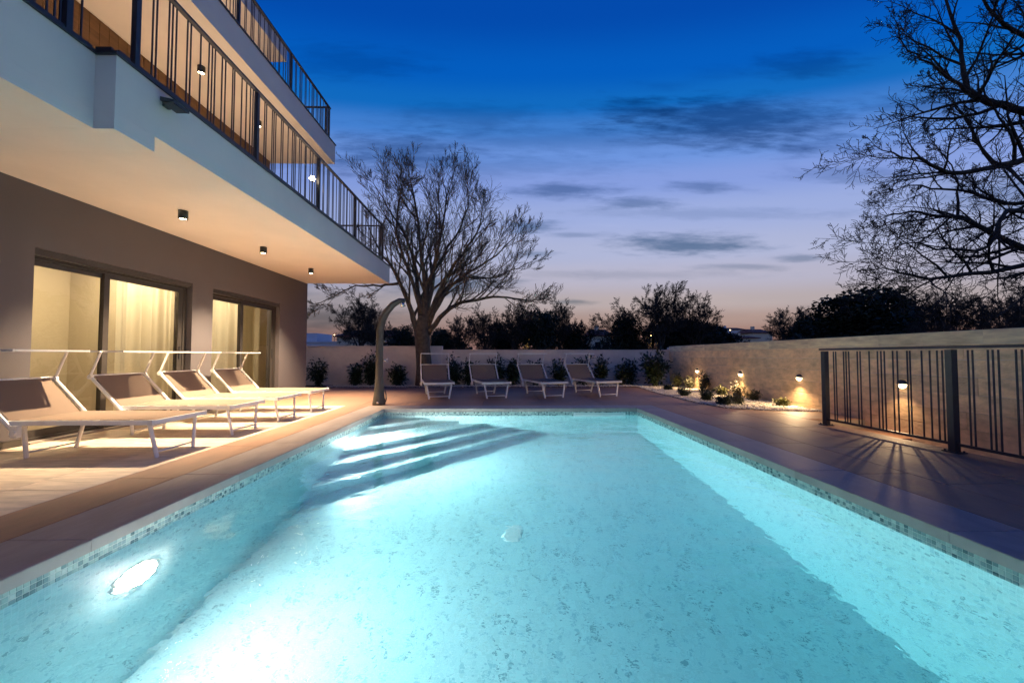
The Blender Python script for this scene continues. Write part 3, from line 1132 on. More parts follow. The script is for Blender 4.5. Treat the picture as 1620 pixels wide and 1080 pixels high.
# ------------------------------------------------------------------ loungers
def make_lounger():
    t = empty('sun_lounger')
    hw = 0.335
    f = MB()
    # bed side rails and end rail (flat oval aluminium)
    for s in (-1, 1):
        f.box(-0.53, 0.82, s * hw - 0.012, s * hw + 0.012, 0.335, 0.378)
    f.box(0.8201, 0.848, -hw - 0.012, hw + 0.012, 0.338, 0.376)
    f.box(-0.53, -0.51, -hw + .013, hw - .013, 0.34, 0.365)
    f.build('bed_frame', m_alu, t)
    for s in (-1, 1):
        MB().box(0.805, 0.85, s * hw - 0.016, s * hw + 0.016, 0.33, 0.382).build('corner_cap', m_plastic, t)
    # seat sling, a little slack
    n = 12
    mb = MB()
    vs = []
    for i in range(n + 1):
        for j in range(7):
            u, v = i / n, j / 6
            vs.append((-0.50 + 1.32 * u, -hw + .004 + (2 * hw - .008) * v, 0.383 - 0.016 * sin(pi * v) * (0.6 + .4 * sin(pi * u))))
    mb.add(vs, [(i * 7 + j, (i + 1) * 7 + j, (i + 1) * 7 + j + 1, i * 7 + j + 1) for i in range(n) for j in range(6)])
    mb.build('seat_sling', m_sling, t, True)
    # legs, splayed in towards the ground, with a low cross bar
    for x, lean in ((0.77, 0.03), (-0.42, -0.03)):
        for s in (-1, 1):
            a = V((x, s * 0.285, 0.335))
            b = V((x + lean, s * 0.225, 0.0))
            MB().tube([b, b + (a - b) * 0.03, a], [0.017, 0.021, 0.021], 8, flat=0.75).build('leg', m_alu, t, False)
        MB().tube([(x + lean * .8, -0.235, 0.055), (x + lean * .8, 0.235, 0.055)], 0.009, 8).build('cross_bar', m_alu, t, True)
        MB().tube([(x, -0.285, 0.325), (x, 0.285, 0.325)], 0.012, 8).build('cross_bar', m_alu, t, True)
    # backrest: side tubes run from a low bracket to the head
    top, low = V((-0.865, 0, 0.745)), V((-0.40, 0, 0.255))
    for s in (-1, 1):
        MB().tube([low + V((0, s * (hw + .026), 0)), top + V((0, s * (hw + .026), 0))], 0.0165, 8, flat=1.25).build('backrest_rail', m_alu, t)
        br = MB().box(-0.435, -0.37, s * (hw + .026) - .02, s * (hw + .026) + .02, 0.225, 0.335).build('bracket', m_plastic, t)
        MB().lathe([(0.0, .014), (.026, .012), (.026, 0), (.03, -.012)], 12, Matrix(((1, 0, 0), (0, 0, s), (0, -s, 0))), (-0.40, s * (hw + .048), 0.268)).build('knob', m_plastic, br)
        MB().lathe([(0.0, .016), (.03, .014), (.03, -.014), (0, -.016)], 12, Matrix(((1, 0, 0), (0, 0, s), (0, -s, 0))), (-0.855, s * (hw + .03), 0.735)).build('joint', m_plastic, t)
    MB().tube([top + V((-.004, -hw - .026, 0.006)), top + V((-.004, hw + .026, 0.006))], 0.013, 8).build('head_rail', m_alu, t, True)
    s0 = V((-0.515, 0, 0.375))
    mb = MB()
    vs = []
    for i in range(9):
        for j in range(7):
            u, v = i / 8, j / 6
            p = s0 + (top - s0) * u
            vs.append((p.x + 0.02 * sin(pi * v) * sin(pi * min(u * 1.1, 1)), -hw + .02 + (2 * hw - .04) * v, p.z - 0.02 * sin(pi * v) * sin(pi * min(1, u * 1.1)) + (0.01 if u == 1 else 0)))
    mb.add(vs, [(i * 7 + j, (i + 1) * 7 + j, (i + 1) * 7 + j + 1, i * 7 + j + 1) for i in range(8) for j in range(6)])
    mb.build('backrest_sling', m_sling, t, True)
    # sun canopy on two arms
    for s in (-1, 1):
        MB().tube([(-0.86, s * (hw + .032), 0.735), (-0.735, s * (hw + .032), 1.045)], 0.012, 8, flat=1.3).build('canopy_arm', m_alu, t)
    c = MB()
    for s in (-1, 1):
        c.box(-0.93, -0.47, s * (hw + .012) - .008, s * (hw + .012) + .008, 1.036, 1.058)
    c.box(-0.93, -0.91, -hw + .001, hw - .001, 1.038, 1.056).box(-0.49, -0.47, -hw + .001, hw - .001, 1.038, 1.056)
    cf = c.build('canopy_frame', m_alu, t)
    mb = MB()
    vs = []
    for i in range(6):
        for j in range(7):
            u, v = i / 5, j / 6
            vs.append((-0.91 + 0.42 * u, -hw + .004 + (2 * hw - .008) * v, 1.052 - 0.014 * sin(pi * u)))
    mb.add(vs, [(i * 7 + j, (i + 1) * 7 + j, (i + 1) * 7 + j + 1, i * 7 + j + 1) for i in range(5) for j in range(6)])
    mb.build('canopy', m_canopy, t, True)
    return t


proto = make_lounger()
spots = [((-4.20, 4.24), 0.0, 'taupe sling sun lounger under the balcony, in front of the plain wide glass pane', 'sun loungers along the house wall'),
         ((-4.21, 5.355), -0.8, 'taupe sling sun lounger under the balcony, before the curtained pane of the first sliding door', 'sun loungers along the house wall'),
         ((-4.20, 6.34), 0.5, 'taupe sling sun lounger under the balcony, before the wall pier between two sliding doors', 'sun loungers along the house wall'),
         ((-4.20, 7.39), -0.5, 'taupe sling sun lounger under the balcony, last of its row before the house corner', 'sun loungers along the house wall'),
         ((-1.67, 9.99), -76.5, 'sun lounger in front of the thick tree trunk by the garden wall', 'sun loungers along the garden wall'),
         ((-0.37, 10.11), -75.5, 'sun lounger by the garden wall, second from the tree trunk', 'sun loungers along the garden wall'),
         ((0.96, 10.15), -74.0, 'sun lounger by the garden wall, third from the tree trunk', 'sun loungers along the garden wall'),
         ((2.30, 10.40), -73.0, 'sun lounger by the garden wall, last of its row near the gravel corner', 'sun loungers along the garden wall')]
for i, (p, a, lab, grp) in enumerate(spots):
    o = proto if i == 0 else copy_tree(proto)
    o.location = (p[0], p[1], 0.001)
    o.rotation_euler = (0, 0, R(a))
    tag(o, lab, 'sun lounger', grp)

# ------------------------------------------------------------------ garden shower at the pool corner
sh = empty('garden_shower', (-2.53, 8.17, 0.0))
tag(sh, 'curved dark grey garden shower column at the pool corner', 'shower')
ctr = [(0, 0, 0.001), (0, 0, .05), (0.0, 0, .25), (0.0, 0, .6), (0.0, 0, 1.2), (0.005, 0, 1.5), (0.05, 0, 1.72), (0.14, 0, 1.90), (0.26, 0, 2.04), (0.40, 0, 2.12), (0.50, 0, 2.12)]
rad = [0.13, 0.127, .098, .076, .071, .071, .071, .07, .066, .056, .045]
MB().tube(ctr, rad, 14).build('column', m_shower, sh, True)
MB().tube([(.45, -.01, 2.08), (.47, -.01, 2.00)], [.035, .05], 12).build('shower_head', m_chrome, sh, True)
MB().tube([(.07, -.02, 1.28), (.12, -.02, 1.28), (.15, -.02, 1.275)], [.012, .012, .008], 8).build('foot_tap', m_chrome, sh, True)
tp = MB().tube([(.07, -.03, .90), (.15, -.03, .90)], [.018, .014], 8).build('mixer_tap', m_chrome, sh, True)
MB().tube([(.14, -.03, .90), (.185, -.03, .945)], .008, 6).build('lever', m_chrome, tp, True)
MB().tube([(.14, -.03, .895), (.17, -.03, .86)], .009, 6).build('spout', m_chrome, tp, True)
MB().tube([(.12, -.02, .30), (.145, -.02, .22), (.15, -.02, .13), (.14, -.02, .06)], .012, 8).build('hose', m_dark, sh, True)
MB().lathe([(0.0, .004), (.022, .003), (.022, -.01)], 14, Matrix(((1, 0, 0), (0, 0, -1), (0, 1, 0))), (0.01, -0.133, .06)).build('drain_plug', m_chrome, sh, True)

# ------------------------------------------------------------------ gravel
def gravel(name, poly_fn, box, n, rmin, rmax, seed, z0):
    r_ = random.Random(seed)
    mb = MB()
    base_ = [V((0, 0, 1)), V((.9, .1, .2)), V((.2, .95, .1)), V((-.9, .2, .15)), V((-.1, -.95, .2)), V((0.1, 0, -1))]
    fs = [(0, 1, 2), (0, 2, 3), (0, 3, 4), (0, 4, 1), (5, 2, 1), (5, 3, 2), (5, 4, 3), (5, 1, 4)]
    k = 0
    while k < n:
        x, y = r_.uniform(box[0], box[1]), r_.uniform(box[2], box[3])
        if not poly_fn(x, y):
            continue
        k += 1
        s = r_.uniform(rmin, rmax)
        a = r_.uniform(0, 6.28)
        ca, sa = cos(a), sin(a)
        fx, fy, fz = s * r_.uniform(.8, 1.3), s * r_.uniform(.6, 1.0), s * r_.uniform(.5, .8)
        z = z0 + r_.uniform(0, rmax * .8)
        mb.add([(x + ca * p.x * fx - sa * p.y * fy, y + sa * p.x * fx + ca * p.y * fy, z + p.z * fz) for p in base_], fs)
    return tag(mb.build(name, m_pebble), 'white pebbles spread over the planting bed along the walls', 'gravel', kind='stuff')


def bed_edge(y):        # left edge of the bed beside the right wall
    pts = [(6.95, 5.72), (7.02, 5.2), (7.12, 4.85), (7.46, 4.22), (8.36, 4.05), (10.4, 4.05), (12.4, 4.22), (13.7, 4.25)]
    if y < pts[0][0]:
        return 99
    for (a, b), (c, d) in zip(pts, pts[1:]):
        if a <= y <= c:
            return b + (d - b) * (y - a) / (c - a)
    return 99


in_bed = lambda x, y: x > bed_edge(y) and x < RX - 0.01
soil = MB()
ysl = [6.95 + (13.55 - 6.95) * k / 40 for k in range(41)]
vs = []
for y in ysl:
    vs += [(bed_edge(y), y, 0.004), (RX - .008, y, 0.004)]
soil.add(vs, [(2 * i, 2 * i + 1, 2 * i + 3, 2 * i + 2) for i in range(40)])
soil.quad((-9, 12.66, 0.003), (4.2, 12.66, 0.003), (4.2, 13.56, 0.003), (-9, 13.56, 0.003))
tag(soil.build('planting_bed', m_soil), kind='structure')
gravel('gravel', in_bed, (4.0, RX, 6.9, 13.55), 11000, 0.010, 0.022, 3, 0.006)
gravel('gravel', lambda x, y: True, (-5.6, 4.25, 12.66, 13.55), 6500, 0.014, 0.026, 5, 0.006)

# ------------------------------------------------------------------ plants
def leaf_mesh(mb, p, d, L_, w, r_):
    """one folded leaf"""
    d = d.normalized()
    a = d.cross(V((0, 0, 1)))
    if a.length < 1e-3:
        a = V((1, 0, 0))
    a.normalize()
    a = (Matrix.Rotation(r_.uniform(-.9, .9), 3, d) @ a)
    nrm = a.cross(d)
    m_ = p + d * (L_ * .5) - nrm * (L_ * .06)
    mb.add([p, m_ + a * w + nrm * w * .35, p + d * L_ - nrm * L_ * .1, m_ - a * w + nrm * w * .35], [(0, 1, 2), (0, 2, 3)])


def rdir(r_, up=0.0):
    while True:
        v = V((r_.uniform(-1, 1), r_.uniform(-1, 1), r_.uniform(-1, 1)))
        if 0.05 < v.length < 1:
            v = v.normalized()
            v.z += up
            return v.normalized()


def shrub(name, x, y, h, w, nst, nleaf, leafL, m_, label, cat, group, seed, lean=0.15, low=0.12, z=0.0):
    r_ = random.Random(seed)
    t = empty(name, (x, y, z))
    tag(t, label, cat, group)
    stems, fol = MB(), MB()
    for k in range(nst):
        a = r_.uniform(0, 6.28)
        rr = w * math.sqrt(r_.random()) * .9
        hh = h * r_.uniform(.55, 1.0) * (1 - 0.25 * rr / max(w, .01))
        b = V((r_.uniform(-.05, .05), r_.uniform(-.05, .05), 0))
        top = V((cos(a) * rr, sin(a) * rr * .8, hh))
        mid = b * .5 + top * .5 + V((r_.uniform(-.05, .05), r_.uniform(-.05, .05), hh * .08)) * (h)
        pts = [b, b + (mid - b) * .5 + V((0, 0, hh * .06)), mid, top]
        stems.tube(pts, [.010 * h + .003, .008 * h + .002, .006 * h + .002, .002], 4)
        for q in range(nleaf // nst):
            s = low + (1 - low) * r_.random() ** 0.75
            i = min(2, int(s * 3))
            f = s * 3 - i
            p = pts[i] + (pts[i + 1] - pts[i]) * f
            dd = rdir(r_, 0.25)
            off = dd * r_.uniform(0.0, 0.45 * leafL + 0.10 * h)
            leaf_mesh(fol, p + off, (dd + V((0, 0, r_.uniform(-.4, .4)))), leafL * r_.uniform(.6, 1.15), leafL * r_.uniform(.16, .26), r_)
    stems.build('stem', m_bark, t)
    fol.build('foliage', m_, t)
    return t


# laurels along the back wall: photo column, height, width
LAU = [(505, .92, .30, 9, 330, 'by the house corner'), (562, .80, .26, 8, 330, 'just left of the tallest shrub near the shower'), (585, 1.14, .26, 9, 420, 'tallest one behind the shower column'),
       (628, .78, .27, 10, 460, 'round one between shower and tree trunk'), (718, 1.02, .24, 8, 380, 'right beside the tree trunk'), (742, .92, .22, 8, 330, 'between the first two loungers of the row'),
       (786, 1.05, .26, 8, 380, 'behind the second lounger of the row'), (812, .98, .26, 9, 420, 'filling the gap after the second lounger'), (846, .88, .26, 8, 300, 'behind the third lounger canopy'),
       (884, .90, .24, 9, 400, 'in the gap after the third lounger'), (922, 1.0, .24, 8, 320, 'behind the last lounger canopy'), (952, 1.02, .24, 9, 380, 'right after the last lounger'),
       (984, .92, .20, 6, 190, 'sparse one with gaps near the wall corner'), (1000, .95, .18, 6, 190, 'thin one leaning by the big corner shrub')]
for i, (px, h, w, ns, nl, where) in enumerate(LAU):
    p = at_y(px, 600, 13.12)
    shrub('laurel_shrub', p.x, 13.12 + rng.uniform(-.08, .1), h * 1.06, w * 1.2, ns + 4, int(nl * 2.0), 0.13, m_leaf, 'dark leafy laurel shrub at the wall, ' + where, 'shrub', 'laurel shrubs along the garden wall', 40 + i)
p = at_y(1036, 600, 12.7)
shrub('laurel_shrub', p.x, 12.7, 1.28, .52, 20, 1500, 0.14, m_leaf, 'biggest dense laurel shrub filling the corner of the two garden walls', 'shrub', 'laurel shrubs along the garden wall', 77)
# low planting in the gravel: photo foot point, height, half width, kind
LOW = [(1072, 613, .52, .16, 'y', 'yellow-green bush beside the corner laurel'), (1098, 615, .38, .20, 'w', 'wispy bush under the deepest wall lamp'),
       (1127, 619, .58, .26, 'd', 'broad dark bush between two wall lamps'), (1142, 626, .22, .16, 'y', 'low yellow-green cushion plant among the pebbles'),
       (1166, 629, .40, .20, 'w', 'tallest wispy shrub under the middle wall lamp'), (1192, 634, .24, .16, 'w', 'small pale plant close to the wall'),
       (1238, 643, .14, .12, 'y', 'last small yellow-green tuft at the tip of the gravel'), (1118, 634, .26, .17, 'd', 'dark round tuft in the middle of the gravel'),
       (1145, 641, .24, .19, 'd', 'dark spreading tuft at the deck edge'), (1083, 627, .2, .17, 'd', 'dark flat tuft near the deck edge under the corner laurel'),
       (1056, 617, .16, .14, 'd', 'tiny dark tuft at the foot of the corner laurel'), (1168, 640, .24, .14, 'w', 'thin stemmed plant near the deck edge')]
for i, (px, py, h, w, kd, lab) in enumerate(LOW):
    d = ray(px, py)
    q = V((0, 0, 1)) + d * (-1 / d.z)
    q.x = min(q.x, RX - .16)
    mm = {'y': m_leaf2, 'w': m_leaf4, 'd': m_leaf3}[kd]
    nl = {'y': 420, 'w': 260, 'd': 520}[kd]
    shrub({'y': 'cushion_plant', 'w': 'wispy_plant', 'd': 'low_bush'}[kd], q.x, q.y, h * 1.12, w * 1.25, 14, int(nl * 1.7), 0.06, mm, lab, 'plant', 'plants in the gravel bed', 200 + i, low=0.05)

# ------------------------------------------------------------------ trees
def grow(out, p, d, L_, r, lev, maxlev, r_, P):
    n = P['seg'][lev]
    pts, rad = [p.copy()], [r]
    for i in range(n):
        d = (d + rdir(r_) * P['wander'][lev] + V((0, 0, P['up'][lev]))).normalized()
        p = p + d * (L_ / n)
        pts.append(p.copy())
        rad.append(max(P['rmin'], r * (1 - 0.85 * (i + 1) / n)))
    out.append((pts, rad))
    if lev < maxlev:
        spawn(out, pts, rad, L_, lev, maxlev, r_, P)


def spawn(out, pts, rad, L_, lev, maxlev, r_, P, count=None, t0=0.2):
    nc = count or P['n'][lev]
    for k in range(nc):
        t = t0 + (1 - t0) * (k + r_.random()) / nc
        f = t * (len(pts) - 1)
        i = min(len(pts) - 2, int(f))
        q = pts[i] + (pts[i + 1] - pts[i]) * (f - i)
        rr = rad[i] + (rad[i + 1] - rad[i]) * (f - i)
        ax = (pts[i + 1] - pts[i]).normalized()
        sd = ax.cross(rdir(r_))
        if sd.length < .1:
            continue
        sd.normalize()
        an = R(r_.uniform(*P['ang']))
        dd = ax * cos(an) + sd * sin(an)
        ll = L_ * P['ratio'][lev] * r_.uniform(.6, 1.15) * (1.1 - .55 * t)
        grow(out, q, dd, ll, max(P['rmin'], rr * .62), lev + 1, maxlev, r_, P)


def tubes(out, sides=(7, 5, 4, 3)):
    mb = MB()
    for pts, rad in out:
        n = sides[0] if rad[0] > .09 else sides[1] if rad[0] > .03 else sides[2] if rad[0] > .012 else sides[3]
        mb.tube(pts, rad, n, cap=False)
    return mb


def smooth_pts(pts, rad, sub=3):
    """Catmull-Rom through the given points"""
    P_, Q = [], []
    n = len(pts)
    for i in range(n - 1):
        a, b, c, d = pts[max(0, i - 1)], pts[i], pts[i + 1], pts[min(n - 1, i + 2)]
        for k in range(sub):
            t = k / sub
            P_.append(0.5 * ((2 * b) + (c - a) * t + (2 * a - 5 * b + 4 * c - d) * t * t + (3 * b - a - 3 * c + d) * t ** 3))
            Q.append(rad[i] + (rad[i + 1] - rad[i]) * t)
    P_.append(pts[-1])
    Q.append(rad[-1])
    return P_, Q


def guided_tree(name, label, foot, limbs, r_, P, m_, maxlev, t_trunk):
    t = empty(name, foot)
    tag(t, label, 'tree')
    O = V(foot)
    tr = MB()
    tp, trd = t_trunk
    tp = [V(p) - O for p in tp]
    pp, qq = smooth_pts(tp, trd)
    tr.tube(pp, qq, 12)
    crown = []
    for (pts, r0, cnt, wid) in limbs:
        pts = [V(p) - O for p in pts]
        n = len(pts)
        rad = [max(.011, r0 * .84 * (1 - .9 * (k / (n - 1)) ** .7)) for k in range(n)]
        pp, qq = smooth_pts(pts, rad)
        for k in range(1, len(pp) - 1):
            pp[k] = pp[k] + rdir(r_) * wid
        tr.tube(pp, qq, 8)
        L_ = sum((pp[k + 1] - pp[k]).length for k in range(len(pp) - 1))
        spawn(crown, pp, qq, L_, 0, maxlev, r_, P, cnt, .18)
        # the limb goes on as a fine end
        grow(crown, pp[-1], (pp[-1] - pp[-2]).normalized(), L_ * .10, qq[-1], 1, maxlev, r_, P)
    tr.build('trunk', m_, t, True)
    tubes(crown).build('crown', m_, t)
    return t


def px_line(pts, Ys):
    return [at_y(x, y, Y) for (x, y), Y in zip(pts, Ys)]


r_ = random.Random(11)
PT = dict(seg=[5, 5, 4, 3, 2], wander=[.10, .13, .15, .16, .2], up=[.02, .10, .12, .10, .06], n=[12, 10, 8, 4, 3], ratio=[.46, .50, .55, .50, .5], ang=(20, 48), rmin=.0048)
foot = (-2.60, 13.05, 0.0)
tx = lambda x, y, Y=13.05: at_y(x, y, Y)
trunk = ([tx(671, 613), tx(671, 580), tx(669, 552), tx(668, 525), tx(670, 500)], [.30, .25, .235, .25, .16])
limbs = [
    (px_line([(664, 540), (655, 505), (642, 470), (622, 425), (600, 395), (582, 355)], [13.05, 13, 12.9, 12.7, 12.4, 12.2]), .15, 11, .03),
    (px_line([(632, 448), (600, 452), (565, 452), (530, 466), (500, 480)], [12.8, 12.6, 12.5, 12.4, 12.4]), .06, 10, .04),
    (px_line([(668, 520), (662, 470), (655, 420), (640, 370), (612, 325), (592, 292)], [13.05, 13.1, 13.2, 13.4, 13.6, 13.7]), .12, 14, .03),
    (px_line([(670, 515), (672, 465), (667, 410), (662, 355), (656, 310), (648, 280)], [13.05, 13.0, 12.9, 12.9, 12.8, 12.8]), .14, 15, .03),
    (px_line([(672, 510), (682, 460), (690, 405), (700, 355), (706, 312), (700, 282)], [13.05, 13.2, 13.5, 13.7, 13.9, 14.0]), .12, 14, .03),
    (px_line([(674, 512), (690, 470), (710, 430), (740, 390), (760, 355), (764, 322)], [13.05, 13.0, 12.8, 12.6, 12.5, 12.5]), .11, 14, .03),
    (px_line([(676, 518), (695, 480), (722, 445), (760, 420), (795, 395), (818, 368)], [13.05, 12.9, 12.7, 12.6, 12.6, 12.5]), .10, 13, .03),
    (px_line([(677, 528), (695, 503), (722, 482), (755, 473), (790, 470), (825, 474), (848, 478)], [13.05, 12.95, 12.8, 12.5, 12.3, 12.1, 12.0]), .12, 14, .03),
    (px_line([(669, 500), (655, 450), (640, 410), (628, 372), (630, 335), (636, 300)], [13.05, 12.8, 12.5, 12.3, 12.1, 12.0]), .10, 13, .03),
    (px_line([(675, 505), (700, 462), (735, 440), (775, 440), (810, 428), (838, 415)], [13.05, 13.4, 13.8, 14.1, 14.3, 14.4]), .09, 13, .03),
    (px_line([(670, 505), (676, 455), (700, 405), (728, 360), (742, 322), (738, 295)], [13.05, 13.4, 13.8, 14.1, 14.3, 14.4]), .10, 13, .03)]
guided_tree('bare_tree', 'large bare tree with spreading limbs standing at the garden wall behind the shower', foot, limbs, r_, PT, m_bark, 3, trunk)

r_ = random.Random(23)
PO = dict(seg=[6, 5, 4, 3, 2], wander=[.14, .22, .28, .32, .3], up=[.0, .03, .04, .05, .05], n=[12, 11, 8, 4, 3], ratio=[.32, .44, .48, .50, .5], ang=(28, 64), rmin=.0055)
ft = at_y(1790, 562, 10.5)
foot = (ft.x, 10.5, 0.0)
fx_ = lambda x, y, Y: at_y(x, y, Y)
trunk = ([V((ft.x, 10.5, 0)), V((ft.x, 10.5, .8)), V((ft.x - .1, 10.5, 2.2)), V((ft.x - .2, 10.5, 4.0)), V((ft.x - .1, 10.4, 6.0)), V((ft.x - .4, 10.3, 8.2))], [.55, .42, .38, .34, .27, .15])
limbs = [
    (px_line([(1778, 245), (1700, 205), (1640, 185), (1585, 165), (1540, 150), (1527, 115), (1520, 65), (1495, 0), (1480, -60)], [10.45, 10.2, 10, 9.9, 9.8, 9.8, 9.9, 10, 10]), .19, 15, .04),
    (px_line([(1540, 150), (1500, 122), (1460, 95), (1430, 70), (1418, 35)], [9.8, 9.7, 9.6, 9.5, 9.5]), .06, 10, .04),
    (px_line([(1778, 310), (1700, 270), (1640, 255), (1580, 260), (1520, 275), (1470, 258), (1440, 250), (1405, 240)], [10.45, 10.2, 10, 9.8, 9.6, 9.5, 9.4, 9.3]), .16, 16, .04),
    (px_line([(1580, 260), (1550, 232), (1530, 195), (1505, 160), (1480, 120)], [9.8, 9.9, 10, 10.1, 10.2]), .055, 10, .04),
    (px_line([(1780, 430), (1700, 420), (1640, 402), (1570, 370), (1520, 345), (1480, 342), (1440, 336), (1402, 342)], [10.45, 10.6, 10.8, 10.9, 11, 11, 11, 11]), .17, 16, .04),
    (px_line([(1515, 345), (1515, 305), (1512, 275), (1490, 240), (1465, 210)], [11, 11, 11, 11.1, 11.2]), .05, 9, .04),
    (px_line([(1782, 450), (1700, 425), (1620, 420), (1535, 435), (1470, 440), (1425, 432), (1395, 424)], [10.45, 10.1, 9.8, 9.5, 9.3, 9.2, 9.2]), .13, 16, .04),
    (px_line([(1778, 150), (1700, 100), (1640, 70), (1585, 40), (1555, 0), (1530, -60)], [10.35, 10.2, 10.1, 10.0, 9.9, 9.9]), .14, 13, .04),
    (px_line([(1778, 370), (1710, 330), (1650, 318), (1590, 320), (1540, 305), (1490, 300), (1445, 292), (1418, 300)], [10.45, 11, 11.5, 11.9, 12.1, 12.3, 12.4, 12.4]), .13, 14, .04),
    (px_line([(1782, 400), (1710, 372), (1650, 345), (1590, 335), (1560, 390), (1500, 395), (1455, 386), (1420, 390)], [10.45, 10.0, 9.6, 9.3, 9.2, 9.1, 9.0, 9.0]), .11, 14, .04),
    (px_line([(1778, 60), (1700, 20), (1640, -20), (1600, -70)], [10.3, 10.6, 10.8, 11]), .12, 9, .04)]
guided_tree('bare_tree', 'big dark bare tree whose crooked limbs reach over the travertine wall', foot, limbs, r_, PO, m_bark_dark, 3, trunk)


# background trees
def bare_proto(seed, h, w):
    r_ = random.Random(seed)
    P = dict(seg=[5, 4, 3, 2], wander=[.14, .2, .22, .25], up=[.07, .05, .03, .02], n=[11, 10, 12, 4], ratio=[.52, .50, .52, .45], ang=(26, 62), rmin=.0115)
    out = []
    tp = [V((0, 0, 0)), V((.05, 0, h * .12)), V((.1, .05, h * .24))]
    trunk = MB().tube(tp, [h * .026, h * .02, h * .018], 8)
    nl = 7
    for k in range(nl):
        a = 2 * pi * k / nl + r_.uniform(-.4, .4)
        sp = r_.uniform(.25, 1.0) * w / h
        d = V((cos(a) * sp, sin(a) * sp, 1)).normalized()
        grow(out, tp[-1] - V((0, 0, h * .06 * r_.random())), d, h * (.70 - .16 * sp) * r_.uniform(.9, 1.08), h * .012, 0, 3, r_, P)
    return trunk.mesh('trunk', m_bark_dark, True), tubes(out, (6, 4, 3, 3)).mesh('crown', m_bark_dark)


def ever_proto(seed, h, w, n, leaf):
    r_ = random.Random(seed)
    fol = MB()
    blobs = []
    for k in range(16):
        z = h * r_.uniform(.18, .92)
        f = math.sqrt(max(.08, 1 - ((z / h - .45) / .6) ** 2))
        a = r_.uniform(0, 6.28)
        q = w * f * math.sqrt(r_.random())
        blobs.append((V((cos(a) * q, sin(a) * q, z)), r_.uniform(.16, .30) * h))
    for k in range(n):
        c, s = r_.choice(blobs)
        d = rdir(r_)
        p = c + d * s * r_.uniform(.55, 1.02)
        if p.z < .1:
            continue
        leaf_mesh(fol, p, (d + rdir(r_)), leaf * r_.uniform(.6, 1.2), leaf * .35, r_)
    trunk = MB().tube([(0, 0, 0), (.05, 0, h * .3), (0, .05, h * .6)], [h * .03, h * .022, h * .01], 7)
    return trunk.mesh('trunk', m_bark_dark, True), fol.mesh('crown', m_ever)


bares = [bare_proto(101, 8, 5.5), bare_proto(102, 8, 4.4), bare_proto(103, 8, 6.4)]
evers = [ever_proto(111, 8, 3.4, 11000, .40), ever_proto(112, 8, 2.8, 9000, .38)]
hz0 = 562.0


def far_tree(px, top, Y, kind, v, wscale, label, group):
    tm, cm = (bares if kind == 'b' else evers)[v]
    q = at_y(px, top, Y)
    h = q.z
    t = empty('bare_tree' if kind == 'b' else 'evergreen_tree', (q.x, Y, -0.3))
    s = (h + .3) / (7.6 if kind == 'b' else 8.2)
    t.scale = (s * wscale, s * wscale, s)
    t.rotation_euler = (0, 0, rng.uniform(0, 6.28))
    tag(t, label, 'tree', group)
    link('trunk', tm, t)
    link('crown', cm, t)


G1 = 'trees of the dark tree line beyond the wall'
FT = [(1042, 455, 42, 'b', 0, 1.0, 'tallest bare tree of the far tree line, in the middle of it'), (1096, 462, 44, 'b', 2, .95, 'broad bare tree right beside the tallest one of the tree line'),
      (985, 486, 46, 'b', 1, 1.0, 'bare tree with a dense ivy-dark crown left of the tallest tree'), (988, 505, 45, 'e', 1, 1.0, 'dark ivy mass beneath the bare crown left of the tallest tree'),
      (884, 478, 50, 'b', 1, .8, 'slim bare tree standing above its neighbours in the tree line'), (850, 496, 48, 'e', 0, .9, 'dark evergreen beside the slim bare tree of the tree line'),
      (925, 500, 52, 'b', 2, .9, 'low bare tree in the gap of the tree line'), (812, 484, 46, 'b', 0, .85, 'bare tree left of the dark evergreen in the tree line'),
      (768, 492, 44, 'b', 1, .9, 'bare tree partly behind the long side limb of the large tree'), (730, 496, 46, 'b', 2, .85, 'bare tree just right of the large trunk in the distance'),
      (570, 472, 34, 'b', 1, .9, 'thin bare tree in front of the cream house'), (596, 492, 36, 'b', 0, .8, 'small bare tree between cream house and shower column'),
      (636, 520, 40, 'e', 0, .9, 'dark evergreen behind the shower column'), (1245, 484, 60, 'b', 2, 1.0, 'bare tree alone behind the travertine wall near small houses'),
      (1276, 505, 58, 'e', 0, 1.1, 'low dark evergreen beside the lone bare tree'), (1384, 464, 40, 'e', 0, 1.35, 'big black rounded evergreen rising behind the travertine wall'),
      (1340, 492, 41, 'e', 1, 1.1, 'side lobe evergreen leaning on the big black one'), (1425, 478, 42, 'e', 1, .85, 'evergreen on the railing side of the big black one'),
      (1500, 462, 30, 'b', 0, 1.0, 'pale bare tree seen through the limbs of the big overhanging tree'), (1570, 458, 28, 'b', 2, 1.0, 'bare tree under the lowest limbs of the big overhanging tree'),
      (1640, 452, 30, 'b', 1, 1.1, 'bare tree behind the overhanging tree, past the stair railing'), (1135, 516, 50, 'e', 1, 1.3, 'dark shrubby evergreen closing the tree line before the small white house'),
      (1060, 512, 47, 'e', 0, 1.2, 'dark evergreen at the foot of the tallest bare tree'), (1100, 508, 48, 'e', 1, 1.2, 'dark evergreen at the foot of the broad bare tree'),
      (900, 515, 52, 'e', 1, 1.0, 'low evergreen under the slim bare tree'), (790, 512, 50, 'e', 1, 1.1, 'low evergreen between the bare trees near the large trunk'), (700, 524, 46, 'e', 0, .9, 'low evergreen directly behind the large trunk')]
for a in FT:
    far_tree(*a, G1)

